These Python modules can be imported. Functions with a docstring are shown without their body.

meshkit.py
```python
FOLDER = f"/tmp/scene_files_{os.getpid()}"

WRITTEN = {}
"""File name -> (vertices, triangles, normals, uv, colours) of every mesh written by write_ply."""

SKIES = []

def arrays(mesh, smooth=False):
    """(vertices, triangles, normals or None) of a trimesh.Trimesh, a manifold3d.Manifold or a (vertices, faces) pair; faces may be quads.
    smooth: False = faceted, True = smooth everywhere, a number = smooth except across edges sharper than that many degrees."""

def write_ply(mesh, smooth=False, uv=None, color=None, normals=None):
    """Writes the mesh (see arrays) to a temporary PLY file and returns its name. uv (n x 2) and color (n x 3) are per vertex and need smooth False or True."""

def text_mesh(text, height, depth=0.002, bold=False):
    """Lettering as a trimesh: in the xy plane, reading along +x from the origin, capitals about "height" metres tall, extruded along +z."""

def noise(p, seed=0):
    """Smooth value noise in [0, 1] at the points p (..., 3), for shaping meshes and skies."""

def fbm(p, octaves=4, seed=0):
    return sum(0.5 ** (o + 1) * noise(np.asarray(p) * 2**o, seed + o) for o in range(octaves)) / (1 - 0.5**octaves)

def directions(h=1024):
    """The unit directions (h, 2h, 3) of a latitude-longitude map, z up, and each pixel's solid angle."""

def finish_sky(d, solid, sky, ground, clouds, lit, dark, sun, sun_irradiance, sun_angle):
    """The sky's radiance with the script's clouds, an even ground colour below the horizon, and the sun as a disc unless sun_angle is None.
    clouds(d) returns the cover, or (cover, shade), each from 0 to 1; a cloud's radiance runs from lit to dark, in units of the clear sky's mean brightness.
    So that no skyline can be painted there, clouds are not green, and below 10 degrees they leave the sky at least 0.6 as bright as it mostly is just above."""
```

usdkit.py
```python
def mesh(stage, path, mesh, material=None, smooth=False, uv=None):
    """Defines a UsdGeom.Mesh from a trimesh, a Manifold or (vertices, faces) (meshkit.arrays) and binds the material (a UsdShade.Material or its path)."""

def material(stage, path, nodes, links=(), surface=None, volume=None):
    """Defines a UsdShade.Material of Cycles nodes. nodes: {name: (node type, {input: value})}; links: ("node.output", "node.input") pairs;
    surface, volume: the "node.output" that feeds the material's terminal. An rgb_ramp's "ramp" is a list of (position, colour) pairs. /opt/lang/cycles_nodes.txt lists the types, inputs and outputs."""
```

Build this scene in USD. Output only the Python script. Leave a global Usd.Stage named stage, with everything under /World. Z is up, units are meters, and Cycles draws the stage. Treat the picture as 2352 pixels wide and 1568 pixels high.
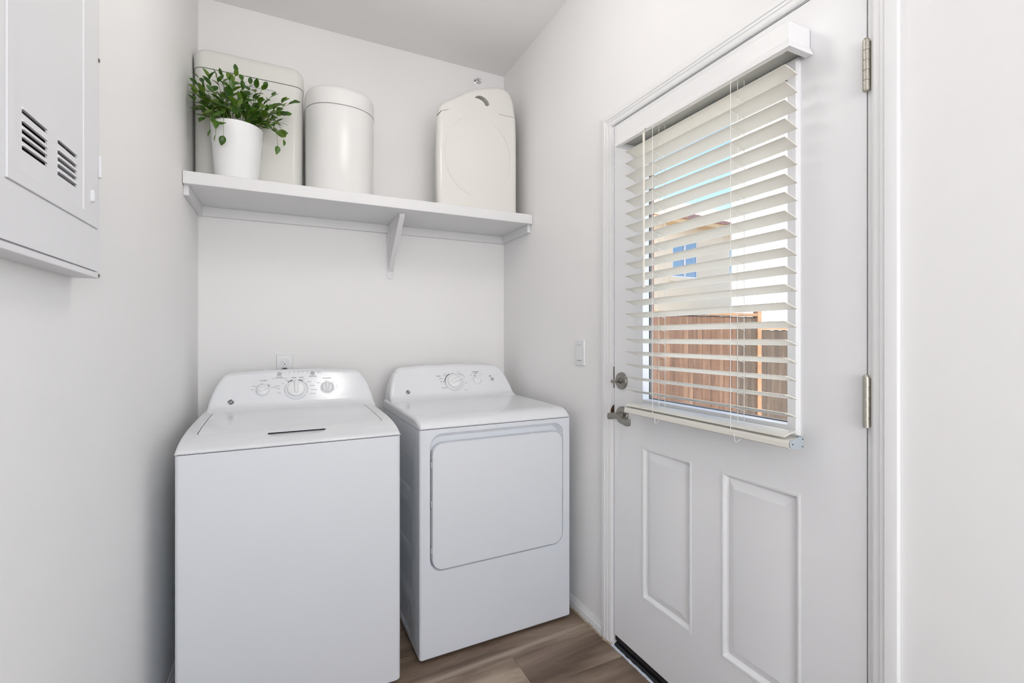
import math, random
import numpy as np, trimesh, manifold3d as m3d, usdkit, meshkit
from shapely.geometry import Polygon, LineString, Point, box as sbox
from shapely import affinity
from pxr import Usd, UsdGeom, UsdLux, UsdShade, Gf, Sdf

random.seed(7)
RNG = np.random.default_rng(7)
stage = Usd.Stage.CreateInMemory()
UsdGeom.SetStageUpAxis(stage, 'Z'); UsdGeom.SetStageMetersPerUnit(stage, 1.0)
UsdGeom.Xform.Define(stage, '/World')
UsdGeom.Scope.Define(stage, '/World/Looks')

# ------------------------------------------------------------------ camera, sky, sun, area lights, exposure
CAM = (-1.173, -2.565, 1.228)
cam = UsdGeom.Camera.Define(stage, '/World/camera')
cam.AddTranslateOp().Set(Gf.Vec3d(*CAM))
cam.AddRotateXYZOp().Set(Gf.Vec3f(90, 0, -25.567))
cam.CreateHorizontalApertureAttr(36.0); cam.CreateVerticalApertureAttr(24.0)
cam.CreateFocalLengthAttr(16.523)
cam.CreateVerticalApertureOffsetAttr(-0.1374)
cam.CreateFStopAttr(0.0); cam.CreateFocusDistanceAttr(2.5)
cam.CreateClippingRangeAttr(Gf.Vec2f(0.02, 1000))
cam.CreateExposureAttr(0.02)

SUN_DIR = np.array([-0.10, -0.80, 0.56]); SUN_DIR /= np.linalg.norm(SUN_DIR)
usdkit.material(stage, '/World/Looks/sky_look',
    {"s": ("sky_texture", {"sky_type": "multiple_scattering", "sun_disc": False, "sun_elevation": math.asin(SUN_DIR[2]),
                           "sun_rotation": math.atan2(SUN_DIR[0], SUN_DIR[1]), "aerosol_density": 4.0, "ozone_density": 0.6}),
     "b": ("background_shader", {"strength": 0.21})}, [("s.color", "b.color")], surface="b.background")
sky = UsdLux.DomeLight.Define(stage, '/World/sky')
UsdShade.MaterialBindingAPI.Apply(sky.GetPrim()).Bind(UsdShade.Material.Get(stage, '/World/Looks/sky_look'))
sun = UsdLux.DistantLight.Define(stage, '/World/sun')
sun.CreateIntensityAttr(3.6); sun.CreateNormalizeAttr(True); sun.CreateAngleAttr(0.6); sun.CreateColorAttr(Gf.Vec3f(1.0, 0.93, 0.83))
def aim(xf, d, pos=None):          # local -Z points along d
    z = -np.asarray(d, float); z /= np.linalg.norm(z)
    up = np.array([0, 0, 1.0]) if abs(z[2]) < .99 else np.array([0, 1.0, 0])
    x = np.cross(up, z); x /= np.linalg.norm(x); y = np.cross(z, x)
    M = np.eye(4); M[0, :3] = x; M[1, :3] = y; M[2, :3] = z
    if pos is not None: M[3, :3] = pos
    UsdGeom.Xformable(xf).AddTransformOp().Set(Gf.Matrix4d(*M.ravel().tolist()))
aim(sun, -SUN_DIR)
# daylight that comes in through the wide window in the far wall behind the camera
day = UsdLux.RectLight.Define(stage, '/World/window_daylight')
day.CreateWidthAttr(1.25); day.CreateHeightAttr(1.75); day.CreateIntensityAttr(4.0); day.CreateColorAttr(Gf.Vec3f(0.955, 0.985, 1.05))
aim(day, (0, 1, 0), (-0.77, -4.43, 1.53))

# ------------------------------------------------------------------ helpers
TAKEN = set()
def path_for(name, parent=None):
    base = (str(parent.GetPath()) if parent is not None else '/World') + '/'
    p, k = base + name, 0
    while p in TAKEN:
        k += 1; p = f'{base}{name}_{k:03d}'
    TAKEN.add(p); return p
def keys(prim, label=None, category=None, group=None, kind=None):
    for k, v in (('label', label), ('category', category), ('group', group), ('kind', kind)):
        if v: prim.SetCustomDataByKey(k, v)
    return prim
def obj(name, mesh, mat, parent=None, smooth=30, **kw):
    if isinstance(mesh, list): mesh = join(mesh)
    return keys(usdkit.mesh(stage, path_for(name, parent), mesh, mat, smooth=smooth).GetPrim(), **kw)
def thing(name, loc=(0, 0, 0), rz=0, **kw):
    x = UsdGeom.Xform.Define(stage, path_for(name))
    x.AddTranslateOp().Set(Gf.Vec3d(*map(float, loc)))
    if rz: x.AddRotateZOp().Set(float(rz))
    return keys(x.GetPrim(), **kw)
def tm(m):
    if isinstance(m, trimesh.Trimesh): return m
    a = m.to_mesh(); return trimesh.Trimesh(np.array(a.vert_properties[:, :3]), np.array(a.tri_verts), process=False)
def join(ms): return trimesh.util.concatenate([tm(m) for m in ms])
def man(m):
    if isinstance(m, m3d.Manifold): return m
    m = m.copy(); m.merge_vertices()
    return m3d.Manifold(m3d.Mesh(np.asarray(m.vertices, np.float32), np.asarray(m.faces, np.uint32)))
def box(x0, x1, y0, y1, z0, z1):
    return m3d.Manifold.cube((x1 - x0, y1 - y0, z1 - z0)).translate((x0, y0, z0))
def hull(pts): return m3d.Manifold.hull_points(np.asarray(pts, float).reshape(-1, 3))
SPH = {}
def sphere_pts(n=16):
    if n not in SPH:
        th = np.arange(n) * 2 * np.pi / n
        ph = np.linspace(-np.pi / 2, np.pi / 2, n // 2 + 1)
        SPH[n] = np.array([[math.cos(p) * math.cos(t), math.cos(p) * math.sin(t), math.sin(p)] for p in ph for t in (th if abs(p) < 1.5 else [0])])
    return SPH[n]
def rbox(x0, x1, y0, y1, z0, z1, r, n=16):
    s = sphere_pts(n) * r
    return hull(np.vstack([s + (x, y, z) for x in (x0 + r, x1 - r) for y in (y0 + r, y1 - r) for z in (z0 + r, z1 - r)]))
def cbox(x0, x1, y0, y1, z0, z1, c):    # chamfered box
    p = []
    for x, sx in ((x0, 1), (x1, -1)):
        for y, sy in ((y0, 1), (y1, -1)):
            for z, sz in ((z0, 1), (z1, -1)):
                p += [(x + sx * c, y + sy * c, z), (x + sx * c, y, z + sz * c), (x, y + sy * c, z + sz * c)]
    return hull(p)
def rrect(x0, x1, y0, y1, r, n=8):
    return np.array([(cx + r * math.cos(a), cy + r * math.sin(a)) for cx, cy, a0 in ((x1 - r, y1 - r, 0), (x0 + r, y1 - r, 90), (x0 + r, y0 + r, 180), (x1 - r, y0 + r, 270))
                     for a in np.radians(a0 + np.linspace(0, 90, n))])
def lift(p2, ax, v):     # 2D points into the plane ax = v ; 'x': (y,z), 'y': (x,z), 'z': (x,y)
    p2 = np.asarray(p2, float); c = np.full(len(p2), float(v))
    return np.stack({'x': (c, p2[:, 0], p2[:, 1]), 'y': (p2[:, 0], c, p2[:, 1]), 'z': (p2[:, 0], p2[:, 1], c)}[ax], 1)
def prism(p2, ax, a, b):      # extrude any 2D polygon (shapely or points) along ax from a to b
    poly = p2 if hasattr(p2, 'geom_type') else Polygon(p2)
    m = trimesh.creation.extrude_polygon(poly, abs(b - a), engine='earcut'); lo = min(a, b)
    v = m.vertices.copy(); q = np.zeros_like(v); f = m.faces
    if ax == 'z': q[:] = v; q[:, 2] += lo
    elif ax == 'y': q[:, 0], q[:, 2], q[:, 1] = v[:, 0], v[:, 1], v[:, 2] + lo; f = f[:, ::-1]
    else: q[:, 1], q[:, 2], q[:, 0] = v[:, 0], v[:, 1], v[:, 2] + lo
    return trimesh.Trimesh(q, f, process=False)
def cyl(p, q, r, r2=None, n=24):
    p, q = np.asarray(p, float), np.asarray(q, float); d = q - p; L = np.linalg.norm(d)
    m = m3d.Manifold.cylinder(L, r, r if r2 is None else r2, n)
    z = d / L; a = np.array([1.0, 0, 0]) if abs(z[0]) < .9 else np.array([0, 1.0, 0])
    x = np.cross(a, z); x /= np.linalg.norm(x); y = np.cross(z, x)
    t = tm(m); t.vertices = t.vertices @ np.array([x, y, z]) + p; return t
def tube(pts, r, n=8):
    pts = np.asarray(pts, float); N = len(pts); r = np.broadcast_to(r, N)
    T = np.gradient(pts, axis=0); T /= np.linalg.norm(T, axis=1)[:, None]
    ref = np.array([0.13, 0.31, 0.94]) if abs(T[0] @ [0.13, 0.31, 0.94]) < .9 else np.array([1.0, 0, 0])
    v = []
    for i in range(N):
        a = ref - T[i] * (ref @ T[i]); a /= np.linalg.norm(a); b = np.cross(T[i], a); ref = a
        v += [pts[i] + r[i] * (a * math.cos(t) + b * math.sin(t)) for t in np.arange(n) * 2 * np.pi / n]
    f = []
    for i in range(N - 1):
        for k in range(n):
            a, b = i * n + k, i * n + (k + 1) % n
            f += [(a, b, b + n), (a, b + n, a + n)]
    v += [pts[0], pts[-1]]
    for k in range(n):
        f += [(N * n, (k + 1) % n, k), (N * n + 1, (N - 1) * n + k, (N - 1) * n + (k + 1) % n)]
    return trimesh.Trimesh(np.array(v), np.array(f), process=False)
def lathe(prof, c=(0, 0, 0), n=48):      # prof: (radius, z) from bottom axis outwards and back
    m = trimesh.creation.revolve(np.asarray(prof, float), sections=n); m.apply_translation(c); return m
def frame_map(mesh, P, ex, ey, ez):
    t = tm(mesh).copy(); t.vertices = t.vertices @ np.array([ex, ey, ez], float) + np.asarray(P, float); return t
def text(s, h, bold=False, depth=.0004, centre=True):
    t = meshkit.text_mesh(s, h, depth, bold)
    if centre: t.apply_translation((-(t.bounds[0][0] + t.bounds[1][0]) / 2, -h / 2, 0))
    return t
def arc_band(r0, r1, a0, a1, depth=.0004, n=24):
    a = np.radians(np.linspace(a0, a1, n))
    p = np.vstack([np.stack([r1 * np.cos(a), r1 * np.sin(a)], 1), np.stack([r0 * np.cos(a), r0 * np.sin(a)], 1)[::-1]])
    return trimesh.creation.extrude_polygon(Polygon(p), depth, engine='earcut')
def pillow(outline, yfront, yback, r, ts=None, rback=None):
    """Solid seen from -y: outline (x, z) points, front surface y = yfront(x, z) rounded back over r at its edge, straight sides to yback."""
    P = np.asarray(outline, float); c = (P.min(0) + P.max(0)) / 2; N = len(P); ring = Polygon(P).exterior
    ts = ts if ts is not None else np.r_[np.linspace(.04, .8, 22), 1 - .2 * (1 - np.linspace(0, 1, 20)[1:]) ** 1.6]
    v, f = [], []
    def yf(x, z):
        d = ring.distance(Point(x, z)); e = max(0.0, r - d)
        return yfront(x, z) + r - math.sqrt(max(0.0, r * r - e * e))
    v.append((c[0], yf(*c), c[1]))
    for t in ts:
        for p in P: q = c + t * (p - c); v.append((q[0], yf(*q), q[1]))
    K = len(ts)
    for p in P: v.append((p[0], yback, p[1]))
    v.append((c[0], yback, c[1]))
    for k in range(N): f.append((0, 1 + k, 1 + (k + 1) % N))
    for i in range(K):
        for k in range(N):
            a, b = 1 + i * N + k, 1 + i * N + (k + 1) % N
            f += [(a, a + N, b + N), (a, b + N, b)]
    e = 1 + K * N
    for k in range(N): f.append((len(v) - 1, e + (k + 1) % N, e + k))
    m = trimesh.Trimesh(np.array(v), np.array(f), process=False)
    m.fix_normals(); return m

# ------------------------------------------------------------------ materials
MAT = {}
def paint(name, col, rough=.5, spec=.5, bump=0, scale=200, metallic=0, coat=0, extra=None, bdist=.001):
    n = {"p": ("principled_bsdf", {"base_color": col, "roughness": rough, "specular_ior_level": spec, "metallic": metallic, "coat_weight": coat, **(extra or {})})}
    l = []
    if bump:
        n["t"] = ("texture_coordinate", {}); n["n"] = ("noise_texture", {"scale": scale, "detail": 2.0}); n["b"] = ("bump", {"strength": bump, "distance": bdist})
        l = [("t.object", "n.vector"), ("n.fac", "b.height"), ("b.normal", "p.normal")]
    MAT[name] = usdkit.material(stage, f'/World/Looks/{name}', n, l, surface="p.BSDF"); return MAT[name]
paint('wall_paint', (.895, .887, .885), .6, .3, .12, 90, bdist=.002)
paint('ceiling_paint', (.93, .92, .91), .75, .2, .12, 90, bdist=.002)
paint('trim_paint', (.87, .87, .875), .38, .45, .05, 60)
paint('shelf_paint', (.79, .79, .80), .45, .45)
paint('door_paint', (.87, .87, .885), .38, .45, .04, 40)
paint('panel_paint', (.80, .80, .82), .45, .45)
paint('enamel', (.745, .77, .82), .28, .5)
paint('enamel_front', (.75, .77, .81), .42, .5, .06, 900, bdist=.0004)
paint('appliance_plastic', (.80, .81, .84), .13, .5)
paint('knob_plastic', (.83, .835, .85), .25, .5)
paint('dark_gap', (.06, .06, .065), .7, .2)
paint('louvre_shade', (.025, .019, .016), .8, .2)
paint('black_plastic', (.02, .02, .022), .5, .4)
paint('print_grey', (.22, .22, .24), .6, .2)
paint('print_light', (.52, .52, .58), .6, .2)
paint('print_black', (.03, .03, .035), .6, .2)
paint('button_grey', (.45, .47, .49), .45, .4)
paint('logo_dark', (.035, .035, .04), .35, .5)
paint('logo_light', (.75, .76, .78), .35, .5)
paint('nickel', (.31, .295, .265), .34, .5, metallic=1)
paint('hinge_metal', (.48, .455, .40), .42, .5, metallic=1)
paint('chrome', (.8, .8, .8), .12, .5, metallic=1)
paint('zinc', (.62, .69, .74), .4, .5, metallic=.7)
paint('bronze', (.07, .035, .025), .45, .5, metallic=.6)
paint('cream_plastic', (.775, .77, .73), .22, .3)
paint('cream_lid', (.775, .77, .73), .22, .3)
paint('white_bin_plastic', (.80, .795, .785), .2, .28)
paint('cream_pail', (.79, .775, .735), .2, .5)
paint('pail_hole_shade', (.40, .385, .27), .5, .4)
paint('ceramic', (.86, .865, .88), .1, .5)
paint('soil', (.05, .032, .02), .9, .2, .8, 120)
paint('plate_plastic', (.80, .81, .83), .32, .5)
paint('cord_string', (.85, .84, .80), .7, .2)
paint('caulk', (.62, .67, .76), .45, .4)
paint('threshold_black', (.012, .012, .014), .4, .5)
paint('headrail_metal', (.33, .325, .29), .5, .4)
paint('spacer_dark', (.16, .14, .13), .5, .4)
paint('terracotta_paint', (.36, .17, .11), .6, .3)
paint('stucco_beige', (.80, .71, .58), .9, .1)
paint('stucco_white', (.86, .85, .83), .9, .1)
paint('roof_clay', (.50, .27, .21), .8, .2, .5, 20)
paint('fascia_tan', (.72, .53, .30), .8, .2)
paint('vinyl_white', (.86, .86, .86), .4, .4)
paint('far_glass', (.16, .30, .50), .06, .9)
paint('concrete', (.62, .59, .54), .85, .2, .2, 25)
paint('dirt', (.32, .25, .18), .95, .1, .6, 8)
# slats: off-white, letting a little light through
usdkit.material(stage, '/World/Looks/slat', {"p": ("principled_bsdf", {"base_color": (.88, .855, .79), "roughness": .38, "specular_ior_level": .4}),
    "t": ("translucent_bsdf", {"color": (.88, .84, .74)}), "m": ("mix_closure", {"fac": .12})}, [("p.BSDF", "m.closure1"), ("t.BSDF", "m.closure2")], surface="m.closure")
MAT['slat'] = UsdShade.Material.Get(stage, '/World/Looks/slat')
usdkit.material(stage, '/World/Looks/pane', {"t": ("transparent_bsdf", {"color": (.97, .98, .98)}), "g": ("glossy_bsdf", {"color": (1, 1, 1), "roughness": 0.0}),
    "q": ("geometry", {}), "i": ("mix_float", {"a": 1.5, "b": 1 / 1.5}), "f": ("fresnel", {}), "m": ("mix_closure", {})}, [("q.backfacing", "i.fac"), ("i.result", "f.IOR"), ("f.fac", "m.fac"), ("t.BSDF", "m.closure1"), ("g.BSDF", "m.closure2")], surface="m.closure")
MAT['pane'] = UsdShade.Material.Get(stage, '/World/Looks/pane')
def leaf_mat(name, a, b):
    usdkit.material(stage, f'/World/Looks/{name}', {"t": ("texture_coordinate", {}), "n": ("noise_texture", {"scale": 45.0, "detail": 2.0}), "r": ("rgb_ramp", {"ramp": [(.3, a), (.7, b)]}),
        "p": ("principled_bsdf", {"roughness": .3, "specular_ior_level": .5}), "l": ("translucent_bsdf", {"color": (.16, .34, .02)}), "m": ("mix_closure", {"fac": .18})},
        [("t.object", "n.vector"), ("n.fac", "r.fac"), ("r.color", "p.base_color"), ("p.BSDF", "m.closure1"), ("l.BSDF", "m.closure2")], surface="m.closure")
    MAT[name] = UsdShade.Material.Get(stage, f'/World/Looks/{name}')
leaf_mat('leaf_deep', (.014, .055, .006), (.034, .10, .010)); leaf_mat('leaf_mid', (.030, .095, .008), (.070, .16, .014)); leaf_mat('leaf_fresh', (.07, .15, .010), (.14, .23, .022))
paint('stem_green', (.16, .20, .06), .6, .3)
def wood(name, cols, stretch, rough=.45, axis=0, scale=1.0, bump=.15, streak=None):
    """Grain stretched along one axis in object space."""
    s = [9.0 * scale, 9.0 * scale, 9.0 * scale]; s[axis] *= stretch
    n = {"t": ("texture_coordinate", {}), "o": ("object_info", {}), "om": ("math", {"math_type": "multiply", "value2": 37.0}), "oc": ("combine_xyz", {}), "oa": ("vector_math", {"math_type": "add"}),
         "m": ("mapping", {"scale": tuple(s)}), "n": ("noise_texture", {"scale": 1.0, "detail": 6.0, "roughness": .62, "distortion": .55}),
         "m2": ("mapping", {"scale": tuple(q * (.35 if i != axis else .6) for i, q in enumerate(s))}), "n2": ("noise_texture", {"scale": 1.0, "detail": 2.0, "distortion": 1.2}),
         "mx": ("mix_float", {"fac": .45}), "r": ("rgb_ramp", {"ramp": cols}), "hs": ("hsv", {}), "vr": ("map_range", {"from_min": 0.0, "from_max": 1.0, "to_min": .95, "to_max": 1.05}),
         "b": ("bump", {"strength": bump, "distance": .001}), "p": ("principled_bsdf", {"roughness": rough, "specular_ior_level": .4})}
    l = [("o.random", "om.value1"), ("om.value", "oc.x"), ("om.value", "oc.y"), ("om.value", "oc.z"), ("t.object", "oa.vector1"), ("oc.vector", "oa.vector2"),
         ("oa.vector", "m.vector"), ("m.vector", "n.vector"), ("oa.vector", "m2.vector"), ("m2.vector", "n2.vector"), ("n.fac", "mx.a"), ("n2.fac", "mx.b"), ("mx.result", "r.fac"),
         ("o.random", "vr.value"), ("r.color", "hs.color"), ("vr.result", "hs.value"), ("hs.color", "p.base_color"), ("n.fac", "b.height"), ("b.normal", "p.normal")]
    if streak:              # one pale sapwood line through the board: y = a + b x, half width w
        a_, b_, w_ = streak
        n.update({"sx": ("separate_xyz", {}), "k1": ("math", {"math_type": "multiply", "value2": -b_}), "k2": ("math", {"math_type": "add"}), "k3": ("math", {"math_type": "add", "value2": -a_}),
                  "k4": ("math", {"math_type": "multiply", "value2": w_ * 2.6}), "k5": ("math", {"math_type": "add"}), "k6": ("math", {"math_type": "add", "value2": -w_ * 1.3}), "k7": ("math", {"math_type": "absolute"}),
                  "k8": ("map_range", {"from_min": w_ * .45, "from_max": w_ * 1.3, "to_min": .75, "to_max": 0.0, "clamp": True}), "sm": ("mix_color", {"b": (.42, .345, .27)})})
        l += [("t.object", "sx.vector"), ("sx.x", "k1.value1"), ("k1.value", "k2.value1"), ("sx.y", "k2.value2"), ("k2.value", "k3.value1"), ("n.fac", "k4.value1"), ("k3.value", "k5.value1"), ("k4.value", "k5.value2"),
              ("k5.value", "k6.value1"), ("k6.value", "k7.value1"), ("k7.value", "k8.value"), ("k8.result", "sm.fac"), ("hs.color", "sm.a"), ("sm.result", "p.base_color")]
        l.remove(("hs.color", "p.base_color"))
    MAT[name] = usdkit.material(stage, f'/World/Looks/{name}', n, l, surface="p.BSDF")
wood('floor_wood', [(.34, (.070, .045, .031)), (.43, (.140, .095, .067)), (.50, (.215, .153, .112)), (.57, (.285, .213, .158)), (.66, (.44, .35, .265))], .16, .42, 0, 1.1)
wood('floor_wood_streaked', [(.34, (.070, .045, .031)), (.43, (.140, .095, .067)), (.50, (.215, .153, .112)), (.57, (.285, .213, .158)), (.66, (.44, .35, .265))], .16, .42, 0, 1.1, .15, (-.880, .062, .012))
wood('fence_wood', [(.3, (.030, .014, .008)), (.5, (.068, .034, .020)), (.7, (.115, .068, .043))], .12, .85, 2, 1.0, .3)  # browns kept dark in place of the shade lying on the fence
wood('fence_wood_shaded', [(.3, (.020, .013, .009)), (.5, (.042, .028, .020)), (.7, (.075, .053, .038))], .12, .85, 2, 1.0, .3)  # greyed copy of the fence wood with shadow mixed into its tones
wood('fence_rail_wood', [(.3, (.13, .070, .036)), (.5, (.19, .108, .060)), (.7, (.26, .16, .095))], .15, .8, 0, 1.0, .2)  # lighter orange copy, the cap rail's sunlight put into the colour
# chipped trim paint near the floor: bare tan wood shows in ragged flakes
usdkit.material(stage, '/World/Looks/trim_chipped', {"g": ("geometry", {}), "s": ("separate_xyz", {}), "n": ("noise_texture", {"scale": 130.0, "detail": 3.0}), "k": ("math", {"math_type": "multiply", "value2": .045}),
    "d": ("math", {"math_type": "subtract"}), "c": ("math", {"math_type": "greater_than", "value2": .013}), "m": ("mix_color", {"a": (.84, .84, .84), "b": (.50, .40, .26)}), "p": ("principled_bsdf", {"roughness": .45})},
    [("g.position", "s.vector"), ("g.position", "n.vector"), ("n.fac", "k.value1"), ("k.value", "d.value1"), ("s.z", "d.value2"), ("d.value", "c.value1"), ("c.value", "m.fac"), ("m.result", "p.base_color")], surface="p.BSDF")
MAT['trim_chipped'] = UsdShade.Material.Get(stage, '/World/Looks/trim_chipped')
usdkit.material(stage, '/World/Looks/lamp_glow', {"e": ("emission", {"color": (1.0, .965, .925), "strength": 12.6})}, [], surface="e.emission")
MAT['lamp_glow'] = UsdShade.Material.Get(stage, '/World/Looks/lamp_glow')

# ------------------------------------------------------------------ room shell
XL, YB, H, YR = -1.541, 0.0, 2.791, -4.5          # left wall, back wall, ceiling, wall behind the camera
DY0, DY1, DZ0, DZ1 = -1.056, -1.957, .052, 2.066  # the door leaf: left edge, right edge, bottom, top
obj('wall_back', box(XL - .12, .14, YB, YB + .12, -.05, H + .1), MAT['wall_paint'], kind='structure')
obj('wall_left', box(XL - .12, XL, YR - .12, YB, -.05, H + .1), MAT['wall_paint'], kind='structure')
wr = box(0, .14, YR - .12, YB, -.05, H + .1) - box(-.1, .3, DY1 - .035, DY0 + .035, -.1, DZ1 + .035)
obj('wall_right', wr, MAT['wall_paint'], kind='structure')
WX0, WX1, WZ0, WZ1 = -1.42, -.12, .62, 2.44
obj('wall_rear', box(XL, 0, YR - .12, YR, -.05, H + .1) - box(WX0, WX1, YR - .3, YR + .1, WZ0, WZ1), MAT['wall_paint'], kind='structure')
obj('ceiling', box(XL - .12, .14, YR - .12, YB + .12, H, H + .1), MAT['ceiling_paint'], kind='structure')
# rear window behind the camera
w = keys(UsdGeom.Xform.Define(stage, path_for('window_1')).GetPrim(), kind='structure')
fr = box(WX0, WX1, YR - .09, YR - .03, WZ0, WZ1) - box(WX0 + .04, WX1 - .04, YR - .2, YR, WZ0 + .04, WZ1 - .04) + box((WX0 + WX1) / 2 - .02, (WX0 + WX1) / 2 + .02, YR - .09, YR - .03, WZ0, WZ1)
obj('window_frame', fr, MAT['vinyl_white'], w)
obj('window_pane', box(WX0 + .03, WX1 - .03, YR - .062, YR - .058, WZ0 + .03, WZ1 - .03), MAT['pane'], w)
# floor: planks one by one over a dark base
fl = keys(UsdGeom.Xform.Define(stage, path_for('floor')).GetPrim(), kind='structure')
obj('subfloor', box(XL - .1, .02, YR - .1, .1, -.05, -.008), MAT['dark_gap'], fl)
PW, PL = .178, 1.22
row, y = 0, .131
while y > YR:
    y1 = y - PW; x = XL - .1 - ((row * .37 + .7546) % 1.0) * PL
    while x < 0:
        a, b = max(x, XL), min(x + PL, -.004)
        if b - a > .02:
            g = .0003; pm = cbox(a + g, b - g, max(y1, YR) + g, min(y, 0) - g, -.008, RNG.uniform(-.0002, .0002), .0006)
            obj('plank', pm, MAT['floor_wood_streaked' if row == 5 else 'floor_wood'], fl, smooth=False)
        x += PL
    y, row = y1, row + 1
# baseboards
def base_profile(t=.013, h=.058):
    return [(0, 0), (-t, 0), (-t, h * .42), (-t + .002, h * .48), (-t + .002, h * .60), (-t + .005, h * .66), (-t + .006, h * .80), (-t + .0095, h * .9), (-t + .011, h), (0, h)]
bp = np.array(base_profile())
def base_right(y0, y1): return prism([(p[0], p[1]) for p in bp], 'y', y0, y1)
obj('baseboard_right', [base_right(-.002, -.984), base_right(-2.022, YR)], MAT['trim_chipped'], kind='structure')
obj('baseboard_left', prism([(XL - p[0], p[1]) for p in bp[::-1]], 'y', -.014, YR), MAT['trim_paint'], kind='structure')
obj('baseboard_back', prism([(p[0], p[1]) for p in bp], 'x', XL, 0), MAT['trim_paint'], kind='structure')

# door casing: mitred moulded boards on the wall
CO0, CI0, CI1, CO1, CIT, COT = -.986, -1.044, -1.969, -2.021, DZ1 + .004, 2.121
def casing_profile(w):     # (across from the outer edge, thickness)
    return [(0, 0), (0, .0125), (.010, .0145), (.022, .0145), (.025, .012), (w * .62, .0115), (w * .66, .0095), (w * .86, .0085), (w - .004, .0075), (w, .005), (w, 0)]
def casing_v(yo, yi, z0, zo, zi):
    pr = casing_profile(abs(yi - yo)); s = 1 if yi > yo else -1
    w_ = abs(yi - yo); v = [(-t, yo + s * a, z0) for a, t in pr] + [(-t, yo + s * a, zo + (zi - zo) * a / w_) for a, t in pr]
    return loft2(v, len(pr))
def casing_h(yo0, yi0, yi1, yo1, zo, zi):
    w_ = zo - zi; pr = casing_profile(w_)
    v = [(-t, yo0 + (yi0 - yo0) * a / w_, zo - a) for a, t in pr] + [(-t, yo1 + (yi1 - yo1) * a / w_, zo - a) for a, t in pr]
    return loft2(v, len(pr))
def loft2(v, n):
    v = np.array(v, float); f = []
    for k in range(n): f += [(k, (k + 1) % n, n + (k + 1) % n), (k, n + (k + 1) % n, n + k)]
    from mapbox_earcut import triangulate_float64
    v2 = v[:n] - v[:n].mean(0); u, s, vt = np.linalg.svd(v2, full_matrices=False); p2 = v2 @ vt[:2].T
    tri = triangulate_float64(p2, np.array([n], np.uint32)).reshape(-1, 3)
    f += [tuple(t) for t in tri[:, ::-1]] + [tuple(t + n) for t in tri]
    m = trimesh.Trimesh(v, np.array(f), process=False); m.fix_normals(); return m
obj('trim_1', casing_v(CO0, CI0, 0.0, COT, CIT), MAT['trim_chipped'], kind='structure', smooth=25)
obj('trim_2', casing_v(CO1, CI1, 0.0, COT, CIT), MAT['trim_paint'], kind='structure', smooth=25)
obj('trim_3', casing_h(CO0, CI0, CI1, CO1, COT, CIT), MAT['trim_paint'], kind='structure', smooth=25)
# jamb lining in the opening
jamb = (box(.0, .14, DY1 - .034, DY1 - .003, 0, DZ1 + .034) + box(.0, .14, DY0 + .003, DY0 + .034, 0, DZ1 + .034) + box(.0, .14, DY1 - .034, DY0 + .034, DZ1 + .003, DZ1 + .034)
        + box(.048, .062, DY1 - .01, DY1 + .012, 0, DZ1 + .01) + box(.048, .062, DY0 - .012, DY0 + .01, 0, DZ1 + .01))
obj('trim_4', jamb, MAT['trim_paint'], kind='structure')

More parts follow.
